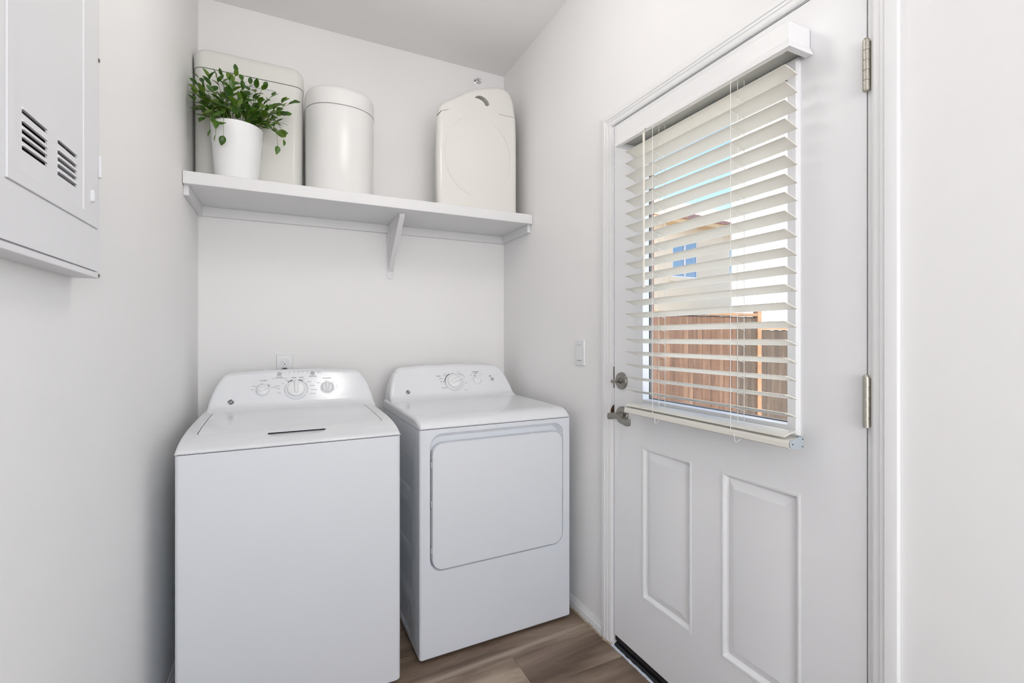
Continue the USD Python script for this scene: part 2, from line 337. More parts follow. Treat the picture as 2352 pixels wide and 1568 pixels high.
# ------------------------------------------------------------------ the door
LY0, LY1, LZ0, LZ1 = -1.204, -1.807, .976, 1.94      # lite frame outside
GY0, GY1, GZ0, GZ1 = -1.236, -1.777, 1.006, 1.910    # its opening
door = keys(UsdGeom.Xform.Define(stage, path_for('door_1')).GetPrim(), kind='structure')
slab = box(.0, .044, DY1, DY0, DZ0, DZ1) - box(-.1, .2, GY1 - .01, GY0 + .01, GZ0 - .01, GZ1 + .01)
PANELS = [(-1.226, -1.444), (-1.574, -1.800)]
PZ0, PZ1 = .281, .824
for a, b in PANELS:
    slab = slab - hull(np.vstack([lift(rrect(b, a, PZ0, PZ1, .002, 2), 'x', -.002), lift(rrect(b + .011, a - .011, PZ0 + .011, PZ1 - .011, .002, 2), 'x', .0095)]))
obj('door_slab', slab, MAT['door_paint'], door)
for a, b in PANELS:
    field = hull(np.vstack([lift(rrect(b + .013, a - .013, PZ0 + .013, PZ1 - .013, .001, 2), 'x', .0096), lift(rrect(b + .037, a - .037, PZ0 + .037, PZ1 - .037, .001, 2), 'x', .0005),
                            lift(rrect(b + .013, a - .013, PZ0 + .013, PZ1 - .013, .001, 2), 'x', .014)]))
    obj('raised_panel', field, MAT['door_paint'], door)
    rim = prism(sbox(b - .0055, PZ0 - .0055, a + .0055, PZ1 + .0055).difference(sbox(b, PZ0, a, PZ1)), 'x', -.002, .001)
    obj('panel_moulding', rim, MAT['door_paint'], door)
outer = hull(np.vstack([lift(rrect(LY1, LY0, LZ0, LZ1, .004, 4), 'x', .0), lift(rrect(LY1, LY0, LZ0, LZ1, .004, 4), 'x', -.005),
                        lift(rrect(LY1 + .006, LY0 - .006, LZ0 + .006, LZ1 - .006, .004, 4), 'x', -.011)]))
cut = hull(np.vstack([lift(rrect(GY1 - .003, GY0 + .003, GZ0 - .003, GZ1 + .003, .002, 3), 'x', -.02), lift(rrect(GY1, GY0, GZ0, GZ1, .002, 3), 'x', -.006), lift(rrect(GY1, GY0, GZ0, GZ1, .002, 3), 'x', .03)]))
lite = (outer + box(-.001, .0165, LY1 + .012, LY0 - .012, LZ0 + .012, LZ1 - .012)) - cut
obj('glass_frame', lite, MAT['door_paint'], door)
obj('glass_pane', box(.0168, .0205, GY1 - .004, GY0 + .004, GZ0 - .004, GZ1 + .004), MAT['pane'], door)
obj('glass_spacer', box(.0206, .0290, GY1 - .008, GY0 + .008, GZ0 - .008, GZ1 + .008) - box(.0, .05, GY1 + .0015, GY0 - .0015, GZ0 + .0015, GZ1 - .0015), MAT['spacer_dark'], door)
obj('outer_glass_frame', box(.0292, .0385, LY1, LY0, LZ0, LZ1) - box(.0, .08, GY1 + .001, GY0 - .001, GZ0 + .001, GZ1 - .001), MAT['terracotta_paint'], door, label='terracotta-painted outside glazing frame')
obj('door_sweep', box(.003, .041, DY1 + .004, DY0 - .004, .030, DZ0), MAT['threshold_black'], door, label='black weather sweep')
# hinges
for z0 in (1.778, 1.028, .235):
    hy, hx, hh = -1.9605, -.0085, .112
    hp = []
    for k in range(5): hp.append(cyl((hx, hy, z0 + hh * k / 5 + .0008), (hx, hy, z0 + hh * (k + 1) / 5 - .0008), .0068, n=20))
    hp += [cyl((hx, hy, z0 - .001), (hx, hy, z0 + hh + .001), .0058, n=16), lathe([(0, z0 + hh + .006), (.004, z0 + hh + .005), (.0062, z0 + hh + .001), (0, z0 + hh)][::-1], (hx, hy, 0), 20)]
    h1 = obj('hinge', hp, MAT['hinge_metal'], door, label='satin nickel hinge barrel')
    obj('hinge_leaf', cbox(-.0035, .0005, hy - .0145, hy - .003, z0 + .002, z0 + hh - .002, .0008), MAT['hinge_metal'], h1)
# deadbolt
dc = (0, -1.103, 1.0605)
db = obj('deadbolt', frame_map(lathe([(0, 0), (.033, 0), (.033, .004), (.031, .008), (.027, .0095), (.011, .0102), (.010, .017), (0, .017)], n=48), dc, (0, -1, 0), (0, 0, 1), (-1, 0, 0)), MAT['nickel'], door, label='round satin nickel deadbolt')
turn = tm(hull(np.vstack([sphere_pts(12) * (.006, .007, .007) + (-.019, -1.103, 1.0605), sphere_pts(12) * (.003, .016, .006) + (-.040, -1.098, 1.0585)])))
obj('thumb_turn', turn, MAT['nickel'], db)
# lever handle
lc = (0, -1.107, .9275)
lv = obj('lever_handle', frame_map(lathe([(0, 0), (.034, 0), (.034, .004), (.032, .008), (.027, .010), (.015, .0115), (.0125, .020), (.0125, .03), (0, .03)], n=48), lc, (0, -1, 0), (0, 0, 1), (-1, 0, 0)), MAT['nickel'], door, label='satin nickel lever handle')
obj('neck', cyl((-.028, -1.107, .9275), (-.060, -1.107, .9265), .0105, .0115), MAT['nickel'], lv)
lp = []
for t in np.linspace(0, 1, 22):
    yy = -1.097 - .125 * t; xx = -.060 + .004 * math.sin(t * math.pi) - .010 * t * t * 0
    zz = .9265 - .004 * t + .008 * math.sin(t * 2 * math.pi)
    hw, hz = .0065 - .0022 * t, .0125 - .0035 * math.sin(t * math.pi) + .0015 * t
    lp.append([(xx + hw * math.cos(a), yy, zz + hz * math.sin(a)) for a in np.arange(14) * 2 * np.pi / 14])
lp = np.array(lp); n = 14; f = []
for i in range(21):
    for k in range(n):
        a, b = i * n + k, i * n + (k + 1) % n; f += [(a, b, b + n), (a, b + n, a + n)]
vv = np.vstack([lp.reshape(-1, 3), lp[0].mean(0) + (0, .006, 0), lp[-1].mean(0) - (0, .006, 0)])
for k in range(n): f += [(22 * n, (k + 1) % n, k), (22 * n + 1, 21 * n + k, 21 * n + (k + 1) % n)]
lm = trimesh.Trimesh(vv, np.array(f), process=False); lm.fix_normals()
obj('lever', lm, MAT['nickel'], lv)
# strike plates on the jamb
for k, (z0, z1, lip) in enumerate(((1.028, 1.112, 0), (.905, .962, 1))):
    s = [cbox(-.0005, .040, DY0 + .0012, DY0 + .0034, z0, z1, .0006)]
    if lip: s.append(tm(hull([(0, DY0 + .0030, z0), (0, DY0 + .0010, z0), (0, DY0 + .0030, z1), (0, DY0 + .001, z1), (-.008, DY0 + .0085, z0 + .014), (-.008, DY0 + .0065, z0 + .014), (-.008, DY0 + .0085, z1 - .012), (-.008, DY0 + .0065, z1 - .012),
                              (-.0105, DY0 + .010, z0 + .022), (-.0105, DY0 + .010, z1 - .022)])))
    else: s.append(cbox(-.0015, .002, DY0 + .0006, DY0 + .0042, z0, z1, .0004))
    obj('strike_plate', s, MAT['bronze'], door, label='dark strike plate on the jamb')
# threshold and its caulk
th = keys(UsdGeom.Xform.Define(stage, path_for('trim_5')).GetPrim(), kind='structure')
obj('threshold', [hull(lift([(.002, -.01), (.002, .010), (.010, .016), (.026, .018), (.026, -.01)], 'y', DY0 + .003).tolist() + lift([(.002, -.01), (.002, .010), (.010, .016), (.026, .018), (.026, -.01)], 'y', DY1 - .003).tolist()),
                  box(.026, .20, DY1 - .003, DY0 + .003, -.01, .029)], MAT['threshold_black'], th)
yy = np.linspace(DY0 + .012, DY1 - .01, 90)
obj('caulk_bead', tube(np.stack([-.003 + RNG.normal(0, .0006, 90), yy, np.full(90, .002)], 1), .0052 + RNG.uniform(-.0011, .0012, 90), 8), MAT['caulk'], th, label='ragged pale caulk bead along the threshold')

# ------------------------------------------------------------------ blind on the door
bl = thing('window_blind', (0, 0, 0), label='white two-inch horizontal slat blind with boxed valance on the glazed door', category='blind')
VY0, VY1, VZ0, VZ1, VX = -1.172, -1.838, 1.926, 1.994, -.090
def val_prof(): return [(0, VZ0), (0, VZ0 + .007), (.0025, VZ0 + .0105), (.0025, VZ0 + .0135), (.0055, VZ0 + .018), (.0072, VZ0 + .0235), (.0072, VZ1 - .002), (.0085, VZ1), (.016, VZ1), (.016, VZ0)]
def valance_piece(A, B, nin, e0, e1):        # moulded strip from A to B (2D x,y), face offset along nin, mitre slopes e0, e1
    A, B, nin = np.array(A, float), np.array(B, float), np.array(nin, float); d = (B - A) / np.linalg.norm(B - A)
    pr = val_prof(); v = [(*(A + nin * t + d * t * e0), z) for t, z in pr] + [(*(B + nin * t - d * t * e1), z) for t, z in pr]
    return loft2(v, len(pr))
val = obj('valance', valance_piece((VX, VY0), (VX, VY1), (1, 0), 1, 1), MAT['trim_paint'], bl, smooth=25)
obj('valance_return', valance_piece((VX, VY1), (-.002, VY1), (0, 1), 1, 0), MAT['trim_paint'], val, smooth=25)
obj('valance_return', valance_piece((-.002, VY0), (VX, VY0), (0, -1), 0, 1), MAT['trim_paint'], val, smooth=25)
hr = obj('head_rail', box(VX + .018, -.012, VY1 + .022, VY0 - .020, VZ0 + .012, VZ1 - .008), MAT['headrail_metal'], bl, label='metal head rail under the valance')
obj('rail_clip', [cbox(VX + .016, VX + .030, q - .008, q + .008, VZ0 + .006, VZ0 + .013, .001) for q in (-1.215, -1.33, -1.51, -1.69, -1.80)], MAT['nickel'], hr)
SY0, SY1 = -1.226, -1.822
def slat_mesh(xn, zn, xr, zr, th=.0030, crown=.0016):
    a = np.linspace(0, 1, 9); L = np.array([xr - xn, zr - zn]); n_ = np.array([-L[1], L[0]]) / np.linalg.norm(L)
    c = np.array([xn, zn]) + a[:, None] * L + (crown * 4 * a * (1 - a))[:, None] * n_
    half = th / 2 * np.sqrt(np.clip(1 - (2 * np.abs(a - .5)) ** 8, .05, 1))
    p = np.vstack([c + half[:, None] * n_, (c - half[:, None] * n_)[::-1]])
    return prism(p, 'y', SY1, SY0)
NS, Z0S, SP = 20, 1.2239, .0447
cords_y = (-1.368, -1.670)
for k in range(15, 15 - NS, -1):
    zn = Z0S + k * SP + random.uniform(-.0006, .0006); zr = zn - .0155
    if k == 15: zn, zr = zn - .004, zn - .016
    obj('slat', slat_mesh(-.085, zn, -.0355, zr), MAT['slat'], bl)
obj('slat', slat_mesh(-.0875, .9865, -.0375, .9965), MAT['slat'], bl, label='lowest slat lying on the bottom rail')
RZ0, RZ1 = .960, .9815
rp = [(-.088, RZ0 + .003), (-.084, RZ0), (-.040, RZ0), (-.036, RZ0 + .003), (-.0365, RZ1 - .003), (-.041, RZ1), (-.081, RZ1), (-.0845, RZ1 - .002), (-.0855, RZ1 - .0065), (-.0875, RZ1 - .008)]
obj('bottom_rail', prism(rp, 'y', SY1 - .012, SY0 + .002), MAT['slat'], bl)
# cords: ladder strings front and back with rungs, and a lift cord
ztop, zb = VZ0 + .014, RZ1 - .004
for cy_ in cords_y:
    lad = [tube([(-.0872, cy_, ztop), (-.0868, cy_ + .0006, 1.5), (-.0872, cy_, zb)], .0009, 6), tube([(-.0335, cy_, ztop), (-.034, cy_ - .0004, 1.45), (-.0335, cy_, zb)], .0009, 6)]
    for k in range(15, 15 - NS, -1):
        zn = Z0S + k * SP - .0045; lad.append(tube([(-.0872, cy_ + .003, zn), (-.0335, cy_ - .002, zn - .0155)], .0008, 5))
    obj('ladder_cord', lad, MAT['cord_string'], bl)
    obj('lift_cord', tube([(-.0605, cy_ - .001, ztop), (-.060, cy_, 1.4), (-.0605, cy_ - .001, zb)], .0009, 6), MAT['cord_string'], bl)
    q = np.linspace(0, 1, 14)
    obj('cord_tail', tube(np.stack([-.0895 - .006 * np.sin(q * 3), cy_ - .012 - .022 * q, RZ0 + .012 - .022 * np.sin(q * 2.6)], 1), .0008, 6), MAT['cord_string'], bl)
wd = obj('tilt_wand', cyl((-.0985, -1.3385, 1.395), (-.0985, -1.3385, 1.912), .0040, n=10), MAT['slat'], bl)
obj('wand_hook', tube([(-.0985, -1.3385, 1.905), (-.095, -1.3385, 1.925), (-.080, -1.338, 1.936), (-.068, -1.338, 1.94)], .0016, 6), MAT['nickel'], wd)
# hold-down bracket at the right end of the rail
BY = SY1 - .0135
dshape = np.array([(-.0345, .9555), (-.0345, .9865), (-.052, .9860), (-.066, .9830)] + [(-.0765 + .0105 * math.cos(a), .971 + .0110 * math.sin(a)) for a in np.radians(np.linspace(75, 285, 12))] + [(-.066, .9590), (-.052, .9560)])
bk = obj('hold_down_bracket', [prism(dshape, 'y', BY - .0015, BY), cbox(-.0350, -.0338, BY - .0015, BY + .018, .9555, .9865, .0004)], MAT['zinc'], bl, label='bluish zinc end bracket on the bottom rail')
for sx, sz in ((-.0395, .9625), (-.0395, .9805), (-.0765, .971)):
    obj('screw', cyl((sx, BY - .0026, sz), (sx, BY - .001, sz), .0020, n=12), MAT['spacer_dark'], bk)

# ------------------------------------------------------------------ light switch, outlet, plug, sprinkler
sw = thing('light_switch', (0, -.817, 1.161), label='white rocker light switch on the wall left of the door', category='light switch')
obj('cover_plate', tm(hull(np.vstack([lift(rrect(-.036, .036, -.058, .058, .003, 4), 'x', -.0002), lift(rrect(-.033, .033, -.055, .055, .003, 4), 'x', -.006)]))), MAT['plate_plastic'], sw)
rk = prism([(-.006, -.0335), (-.0098, -.032), (-.0075, 0), (-.0062, .032), (-.006, .0335)], 'y', -.0165, .0165)
obj('rocker', rk, MAT['knob_plastic'], sw)
for z in (-.047, .047): obj('screw', cyl((-.0058, 0, z), (-.0068, 0, z), .003, n=12), MAT['plate_plastic'], sw)
for z in (-.0342, .0342): obj('rocker_gap', box(-.0064, -.0058, -.0165, .0165, z - .0007, z + .0007), MAT['print_grey'], sw)
ot = thing('wall_outlet', (-1.184, 0, 1.087), label='white duplex outlet on the back wall above the washer', category='outlet')
obj('cover_plate', tm(hull(np.vstack([lift(rrect(-.037, .037, -.058, .058, .003, 4), 'y', -.0002), lift(rrect(-.034, .034, -.055, .055, .003, 4), 'y', -.006)]))), MAT['plate_plastic'], ot)
for z in (.0195, -.0195):
    c = Polygon([(.0172 * math.cos(a), .0172 * math.sin(a)) for a in np.linspace(0, 2 * np.pi, 32)[:-1]]).intersection(sbox(-.02, -.0142, .02, .0142))
    obj('receptacle_gap', prism(affinity.translate(c.buffer(.0011), 0, z), 'y', -.0063, -.004), MAT['print_light'], ot)
    rc = obj('receptacle', prism(affinity.translate(c, 0, z), 'y', -.0085, -.004), MAT['plate_plastic'], ot)
    sl = [box(-.0075, -.0062, -.0088, -.008, z - .001, z + .007), box(-.0098, -.0062, -.0088, -.008, z + .0022, z + .0038), box(.0058, .0072, -.0088, -.008, z - .0005, z + .0065), cyl((0, -.0088, z - .0075), (0, -.008, z - .0075), .0025, n=12)]
    obj('slot', sl, MAT['print_black'], rc)
obj('screw', cyl((0, -.0075, 0), (0, -.005, 0), .003, n=12), MAT['plate_plastic'], ot)
pg = thing('power_plug', (-1.184, -.0088, 1.0655), label='black power plug in the lower half of the outlet, mostly hidden by the washer', category='plug')
obj('plug_body', tm(hull(np.vstack([lift([(.017 * math.cos(a), .015 * math.sin(a)) for a in np.linspace(0, 2 * np.pi, 24)], 'y', 0), lift([(.014 * math.cos(a), .012 * math.sin(a)) for a in np.linspace(0, 2 * np.pi, 24)], 'y', -.022)]))), MAT['black_plastic'], pg)
obj('cord', tube([(0, -.012, -.008), (0, -.022, -.03), (.004, -.03, -.08), (.01, -.035, -.2), (.02, -.035, -.42)], .0042, 8), MAT['black_plastic'], pg)
sp = thing('fire_sprinkler', (-.171, 0, 2.722), label='small chrome sidewall sprinkler head high on the back wall', category='sprinkler')
ry = lambda m: frame_map(m, (0, 0, 0), (1, 0, 0), (0, 0, .62), (0, -.7, 0))
obj('escutcheon', ry(lathe([(0, 0), (.024, 0), (.0235, .003), (.019, .005), (.017, .003), (.013, .0025), (0, .0025)], n=32)), MAT['chrome'], sp)
obj('sprinkler_frame', [ry(lathe([(0, .002), (.007, .002), (.007, .010), (.004, .012), (0, .012)], n=20))] + [tube([(q * .006, -.010, 0), (q * .009, -.016, 0), (q * .004, -.022, 0), (0, -.023, 0)], .0015, 6) for q in (-1, 1)], MAT['chrome'], sp)
obj('deflector', [cbox(-.013, .013, -.0245, -.006, .0065, .0085, .0005), ry(lathe([(0, .0225), (.008, .0225), (.008, .0240), (0, .0240)], n=20))], MAT['chrome'], sp)

# ------------------------------------------------------------------ ceiling lamp (behind the camera's view)
lamp = thing('pendant_lamp', (-.80, -1.32, H), label='glowing round glass pendant lamp hanging from the ceiling', category='lamp')
obj('ceiling_plate', lathe([(0, -.02), (.06, -.018), (.065, 0), (0, 0)], n=32), MAT['vinyl_white'], lamp)
obj('rod', cyl((0, 0, -.02), (0, 0, -.20), .006, n=12), MAT['nickel'], lamp)
obj('globe', hull(sphere_pts(32) * .125 + (0, 0, -.31)), MAT['lamp_glow'], lamp)

# ------------------------------------------------------------------ electrical panel on the left wall
PXF = .042
ep = thing('electrical_panel', (XL, -1.4055, 1.341), label='white wall-mounted electrical panel box with louvred door', category='electrical panel')
PWD, PHT = .372, .76
HOLLOW = box(.006, PXF + .05, -.315, -.085, .125, .215)
obj('panel_box', [box(.0, PXF - .004, -PWD + .004, -.002, .012, PHT) - HOLLOW, tm(cbox(.0, PXF, -PWD, 0, .0, .0105, .001))], MAT['panel_paint'], ep)
cover = box(PXF - .0035, PXF, -PWD, -.0015, .0128, PHT) - box(PXF - .001, PXF + .01, -.3372, -.0135, .0915, PHT - .03) - HOLLOW
obj('panel_cover', cover, MAT['panel_paint'], ep)
leafp = tm(man(cbox(PXF - .0015, PXF + .0022, -.3360, -.0150, .093, PHT - .032, .0008)))
LOUV = []
lf = man(leafp) - hull(np.vstack([lift(rrect(-.3165, -.0825, .1125, PHT - .05, .001, 2), 'x', PXF + .003), lift(rrect(-.3145, -.0845, .1145, PHT - .052, .001, 2), 'x', PXF + .0008)]))
for y0, y1 in ((-.2960, -.2220), (-.1855, -.1125)):
    for k in range(5):
        zt = (.1978, .1815, .1706, .1600, .1482)[k]
        lf = lf - box(PXF - .01, PXF + .01, y0, y1, zt - .0056, zt)
        LOUV.append((y0, y1, zt))
pd = obj('panel_door', lf, MAT['panel_paint'], ep)
for y0, y1, zt in LOUV:
    sl = hull([(PXF + .0006, q, zt + dz) for q in (y0, y1) for dz in (.0042, .0)] + [(PXF + .0026, q, zt + dz) for q in (y0 + .001, y1 - .001) for dz in (.0006, -.0002)])
    obj('louvre', sl, MAT['panel_paint'], pd)
obj('louvre_backing', box(.007, .009, -.312, -.088, .127, .213), MAT['louvre_shade'], ep, label='dark plate painting the shade behind the louvres')  # near-black plate stands in for shade inside the box
obj('door_catch', tm(hull(np.vstack([sphere_pts(10) * .0045 + (PXF + .003, -.0485, .1535), sphere_pts(10) * .0045 + (PXF + .003, -.0485, .1395)]))), MAT['panel_paint'], pd)
for z0 in (.1935, .620):
    obj('panel_hinge', [cyl((PXF + .0005, -.0035, z0), (PXF + .0005, -.0035, z0 + .042), .0042, n=14), cbox(PXF - .003, PXF + .0008, -.003, .0015, z0 + .004, z0 + .038, .0005)], MAT['panel_paint'], ep)
for z in (.4175, .0055): obj('screw', cyl((PXF - .001, -.0055, z), (PXF + .0016, -.0055, z), .0035, n=12), MAT['nickel'], ep)

# ------------------------------------------------------------------ shelf with cleats and bracket
SZ0, SZ1, SYF = 1.828, 1.877, -.3705
shelf = thing('wall_shelf', (0, 0, 0), label='long white painted shelf on the back wall above the machines', category='shelf')
obj('shelf_board', cbox(XL + .002, -.002, SYF, -.001, SZ0, SZ1, .0015), MAT['shelf_paint'], shelf)
obj('cleat', cbox(XL + .002, -.002, -.019, -.0005, SZ0 - .043, SZ0, .001), MAT['shelf_paint'], shelf)
obj('cleat', cbox(-.019, -.0005, -.345, -.019, SZ0 - .040, SZ0, .001), MAT['shelf_paint'], shelf)
obj('cleat', cbox(XL + .0005, XL + .019, -.345, -.019, SZ0 - .040, SZ0, .001), MAT['shelf_paint'], shelf)
BX = -.672
br = obj('shelf_bracket', [tm(cbox(BX - .021, BX + .021, -.0215, -.019, SZ0 - .10, SZ0 - .002, .0008)), cbox(BX - .013, BX + .013, -.268, -.018, SZ0 - .0030, SZ0, .0008)], MAT['shelf_paint'], shelf)
leg = sbox(BX - .0195, 1.562, BX + .0195, SZ0 - .03).union(Point(BX, 1.562).buffer(.0195, 12))
obj('bracket_leg', prism(leg, 'y', -.006, -.0004), MAT['shelf_paint'], br)
tip = Point(BX - .004, -.275)
side = [(-.292, SZ0), (-.292, SZ0 - .009), (-.012, 1.585), (-.006, 1.585), (-.006, SZ0 - .10), (-.019, SZ0 - .045), (-.019, SZ0)]
obj('brace', prism([(-.292, SZ0 - .001), (-.288, SZ0 - .016), (-.016, 1.592), (-.006, 1.580), (-.006, SZ0 - .001)], 'x', BX - .0125, BX + .0125), MAT['shelf_paint'], br)
for z in (1.595, 1.566): obj('screw', lathe([(0, 0), (.006, 0), (.005, .002), (0, .003)][::1], n=14) if False else cyl((BX, -.008, z), (BX, -.005, z), .0055, n=14), MAT['shelf_paint'], br)
obj('screw', cyl((BX, -.281, SZ0 - .012), (BX, -.279, SZ0 - .003), .004, n=10), MAT['nickel'], br)

# ------------------------------------------------------------------ things on the shelf
def rr_out(hw, z0, z1, rt, rb=.006, n=14, hwb=None):     # upright rounded outline in (x, z), optionally narrower at the bottom
    hwb = hw if hwb is None else hwb
    p = [(hw - rt + rt * math.cos(a), z1 - rt + rt * math.sin(a)) for a in np.radians(np.linspace(0, 90, n))]
    p += [(-hw + rt + rt * math.cos(a), z1 - rt + rt * math.sin(a)) for a in np.radians(np.linspace(90, 180, n))]
    p += [(-hwb + rb + rb * math.cos(a), z0 + rb + rb * math.sin(a)) for a in np.radians(np.linspace(180, 270, 5))]
    p += [(hwb - rb + rb * math.cos(a), z0 + rb + rb * math.sin(a)) for a in np.radians(np.linspace(270, 360, 5))]
    return np.array(p)
def layered(sections):          # hull between stacked horizontal outlines: [(points2d, z)]
    out = []
    for (a, za), (b, zb_) in zip(sections[:-1], sections[1:]): out.append(hull(np.vstack([lift(a, 'z', za), lift(b, 'z', zb_)])))
    m = out[0]
    for o in out[1:]: m = m + o
    return m
def stack(sections):            # same-count rings into one smooth closed mesh
    n = len(sections[0][0]); v = np.vstack([lift(a, 'z', z) for a, z in sections]); f = []; K = len(sections)
    for i in range(K - 1):
        for k in range(n):
            a, b = i * n + k, i * n + (k + 1) % n; f += [(a, b, b + n), (a, b + n, a + n)]
    v = np.vstack([v, lift([np.mean(sections[0][0], 0)], 'z', sections[0][1]), lift([np.mean(sections[-1][0], 0)], 'z', sections[-1][1])])
    for k in range(n): f += [(K * n, (k + 1) % n, k), (K * n + 1, (K - 1) * n + k, (K - 1) * n + (k + 1) % n)]
    m = trimesh.Trimesh(v, np.array(f), process=False); m.fix_normals(); return m
# 1: tall wide bin with lid
b1 = thing('storage_bin', (-1.3195, -.100, SZ1), label='tall wide cream lidded bin behind the potted plant', category='bin')
def bin1_ring(dx, dy0, r): return rrect(-.2180 + dx, .2180 - dx, -.085 + dy0, .086 - dx * .5, r * .82, 10)
HB = .5060
obj('bin_body', stack([(bin1_ring(.016, .010, .045), 0), (bin1_ring(.0055, .004, .055), .006), (bin1_ring(.0035, .003, .055), HB - .0020), (bin1_ring(.0055, .005, .055), HB - .0006)]), MAT['cream_plastic'], b1, smooth=35)
rings = [(bin1_ring(.005, .004, .055), HB + .0006), (bin1_ring(.001, .001, .058), HB + .002), (bin1_ring(.0, .0, .058), HB + .045)]
for a in np.radians(np.linspace(6, 90, 14)): rings.append((bin1_ring(.046 * (1 - math.cos(a)), .034 * (1 - math.cos(a)), max(.026, .058 - .032 * (1 - math.cos(a)))), HB + .045 + .048 * math.sin(a)))
obj('bin_lid', stack(rings), MAT['cream_lid'], b1, smooth=35)
obj('lid_gap', stack([(bin1_ring(.008, .007, .05), HB - .002), (bin1_ring(.008, .007, .05), HB + .002)]), MAT['print_grey'], b1)
obj('grip_recess', [hull(np.vstack([sphere_pts(10) * (.008, .0022, .0035) + (x, -.0815, HB - .036) for x in (-.095, .095)]))], MAT['cream_plastic'], b1)
obj('grip_slot', tm(hull([(x, yy_, HB - .040 + dz) for x in (-.098, .098) for yy_, dz in ((-.0836, 0), (-.0815, 0), (-.0836, -.0026), (-.0815, -.0026))])), MAT['print_light'], b1, label='thin grey strip painting the shaded finger slot below the lid')  # grey strip on the surface, slot shadow given as colour
# 2: rounded white bin
b2 = thing('round_bin', (-.9435, -.166, SZ1), label='round-fronted white bin with a domed lid, right of the tall cream bin', category='bin')
def ell(a, b, n=64, p=2.3):
    t = np.arange(n) * 2 * np.pi / n
    return np.stack([a * np.sign(np.cos(t)) * np.abs(np.cos(t)) ** (2 / p), b * np.sign(np.sin(t)) * np.abs(np.sin(t)) ** (2 / p)], 1)
HB2 = .4055
obj('bin_body', stack([(ell(.1450, .138), 0), (ell(.1525, .1455), .005), (ell(.1545, .1475), HB2 - .0025), (ell(.1525, .1455), HB2 - .0006)]), MAT['white_bin_plastic'], b2, smooth=35)
rg = [(ell(.1530, .146), HB2 + .0006), (ell(.1565, .149), HB2 + .002), (ell(.156, .1485), HB2 + .060)]
for a in np.radians(np.linspace(8, 90, 12)): rg.append((ell(.156 - .045 * (1 - math.cos(a)), .1485 - .045 * (1 - math.cos(a))), HB2 + .060 + .036 * math.sin(a)))
obj('bin_lid', stack(rg), MAT['white_bin_plastic'], b2, smooth=35)
obj('lid_gap', stack([(ell(.1455, .1435), HB2 - .002), (ell(.1455, .1435), HB2 + .002)]), MAT['print_grey'], b2)
# 3: pail with an oval emboss and a crescent grip hole
b3 = thing('waste_pail', (0, 0, SZ1), label='cream pail with oval emboss and crescent grip hole at the right end of the shelf', category='pail')
xl, xr = -.500, -.056
out3 = [(xl + .012, 0), (xr - .014, 0), (xr - .004, .004), (xr, .014), (xr, .30), (xr - .002, .52), (xr - .005, .550), (xr - .013, .612), (xr - .025, .645), (xr - .040, .667), (xr - .060, .680), (xr - .086, .684), (xr - .11, .682), (-.192, .676), (-.235, .664), (-.268, .652),
        (-.303, .638), (-.339, .619), (-.386, .588), (-.420, .565), (-.450, .547), (-.476, .528), (-.489, .508), (-.496, .474), (xl, .28), (xl + .002, .10), (xl + .006, .012)]
def resample(p, n):
    p = np.vstack([p, p[:1]]); d = np.r_[0, np.cumsum(np.linalg.norm(np.diff(p, axis=0), axis=1))]; s = np.linspace(0, d[-1], n + 1)[:-1]
    return np.stack([np.interp(s, d, p[:, 0]), np.interp(s, d, p[:, 1])], 1)
o3 = resample(np.array(out3), 150)
OC, OR = np.array([-.283, .283]), (.180, .205)
def yf3(x, z):
    q = math.hypot((x - OC[0]) / OR[0], (z - OC[1]) / OR[1])
    if z < .10 and False: pass
    base = -.300 + .010 * max(0.0, (z - .45) / .2)
    if q < 1: return base - .006 * (1 - q * q) + .0 
    return base
pail = pillow(o3, yf3, -.10, .026)
dep = np.clip((pail.vertices[:, 1] + .27) / .17, 0, 1)          # it narrows towards its back
pail.vertices[:, 0] = -.28 + (pail.vertices[:, 0] + .28) * (1 - .20 * dep)
pail.vertices[:, 2] = pail.vertices[:, 2] * (1 - .05 * dep)
pail = man(pail)
th_ = np.radians(np.linspace(0, 360, 73)[:-1])
crescent = Polygon([(-.298, .590), (-.284, .602), (-.264, .606), (-.242, .600), (-.226, .587), (-.219, .573), (-.224, .563), (-.234, .559), (-.241, .563), (-.246, .573), (-.259, .583), (-.278, .589)]).buffer(.002).buffer(-.001)
ccut = man(prism(crescent, 'y', -.35, -.235))
pail = pail - ccut
groove = Polygon([(OC[0] + (OR[0] + .0034) * math.cos(a), OC[1] + (OR[1] + .0034) * math.sin(a)) for a in th_]).difference(Polygon([(OC[0] + OR[0] * math.cos(a), OC[1] + OR[1] * math.sin(a)) for a in th_]))
groove = groove.difference(Polygon([(-.42, -.1), (-.32, .10), (-.20, .13), (-.11, .18), (-.02, .20), (0, -.1)]))
pail = pail - man(prism(groove, 'y', -.36, -.2985) if groove.geom_type == 'Polygon' else join([prism(g, 'y', -.36, -.2985) for g in groove.geoms]))
seamL = Polygon([(-.56, .455), (-.500, .4555), (-.478, .482), (-.440, .497), (-.440, .4985), (-.480, .4845), (-.502, .4585), (-.56, .458)])
pail = pail - man(prism(seamL, 'y', -.40, -.2925)) - man(prism(seamL.intersection(sbox(-.6, .4, -.474, .6)), 'y', -.40, -.215)) - man(prism([(-.165, .532), (.0, .5295), (.0, .5270), (-.165, .5305)], 'y', -.40, -.2870))
obj('pail_body', pail, MAT['cream_pail'], b3, smooth=35)
obj('grip_hole', prism(crescent.buffer(-.0005), 'y', -.238, -.236), MAT['pail_hole_shade'], b3, label='olive crescent plate painting the dim inside of the grip hole')  # back plate toned olive to paint the dimness inside the hole

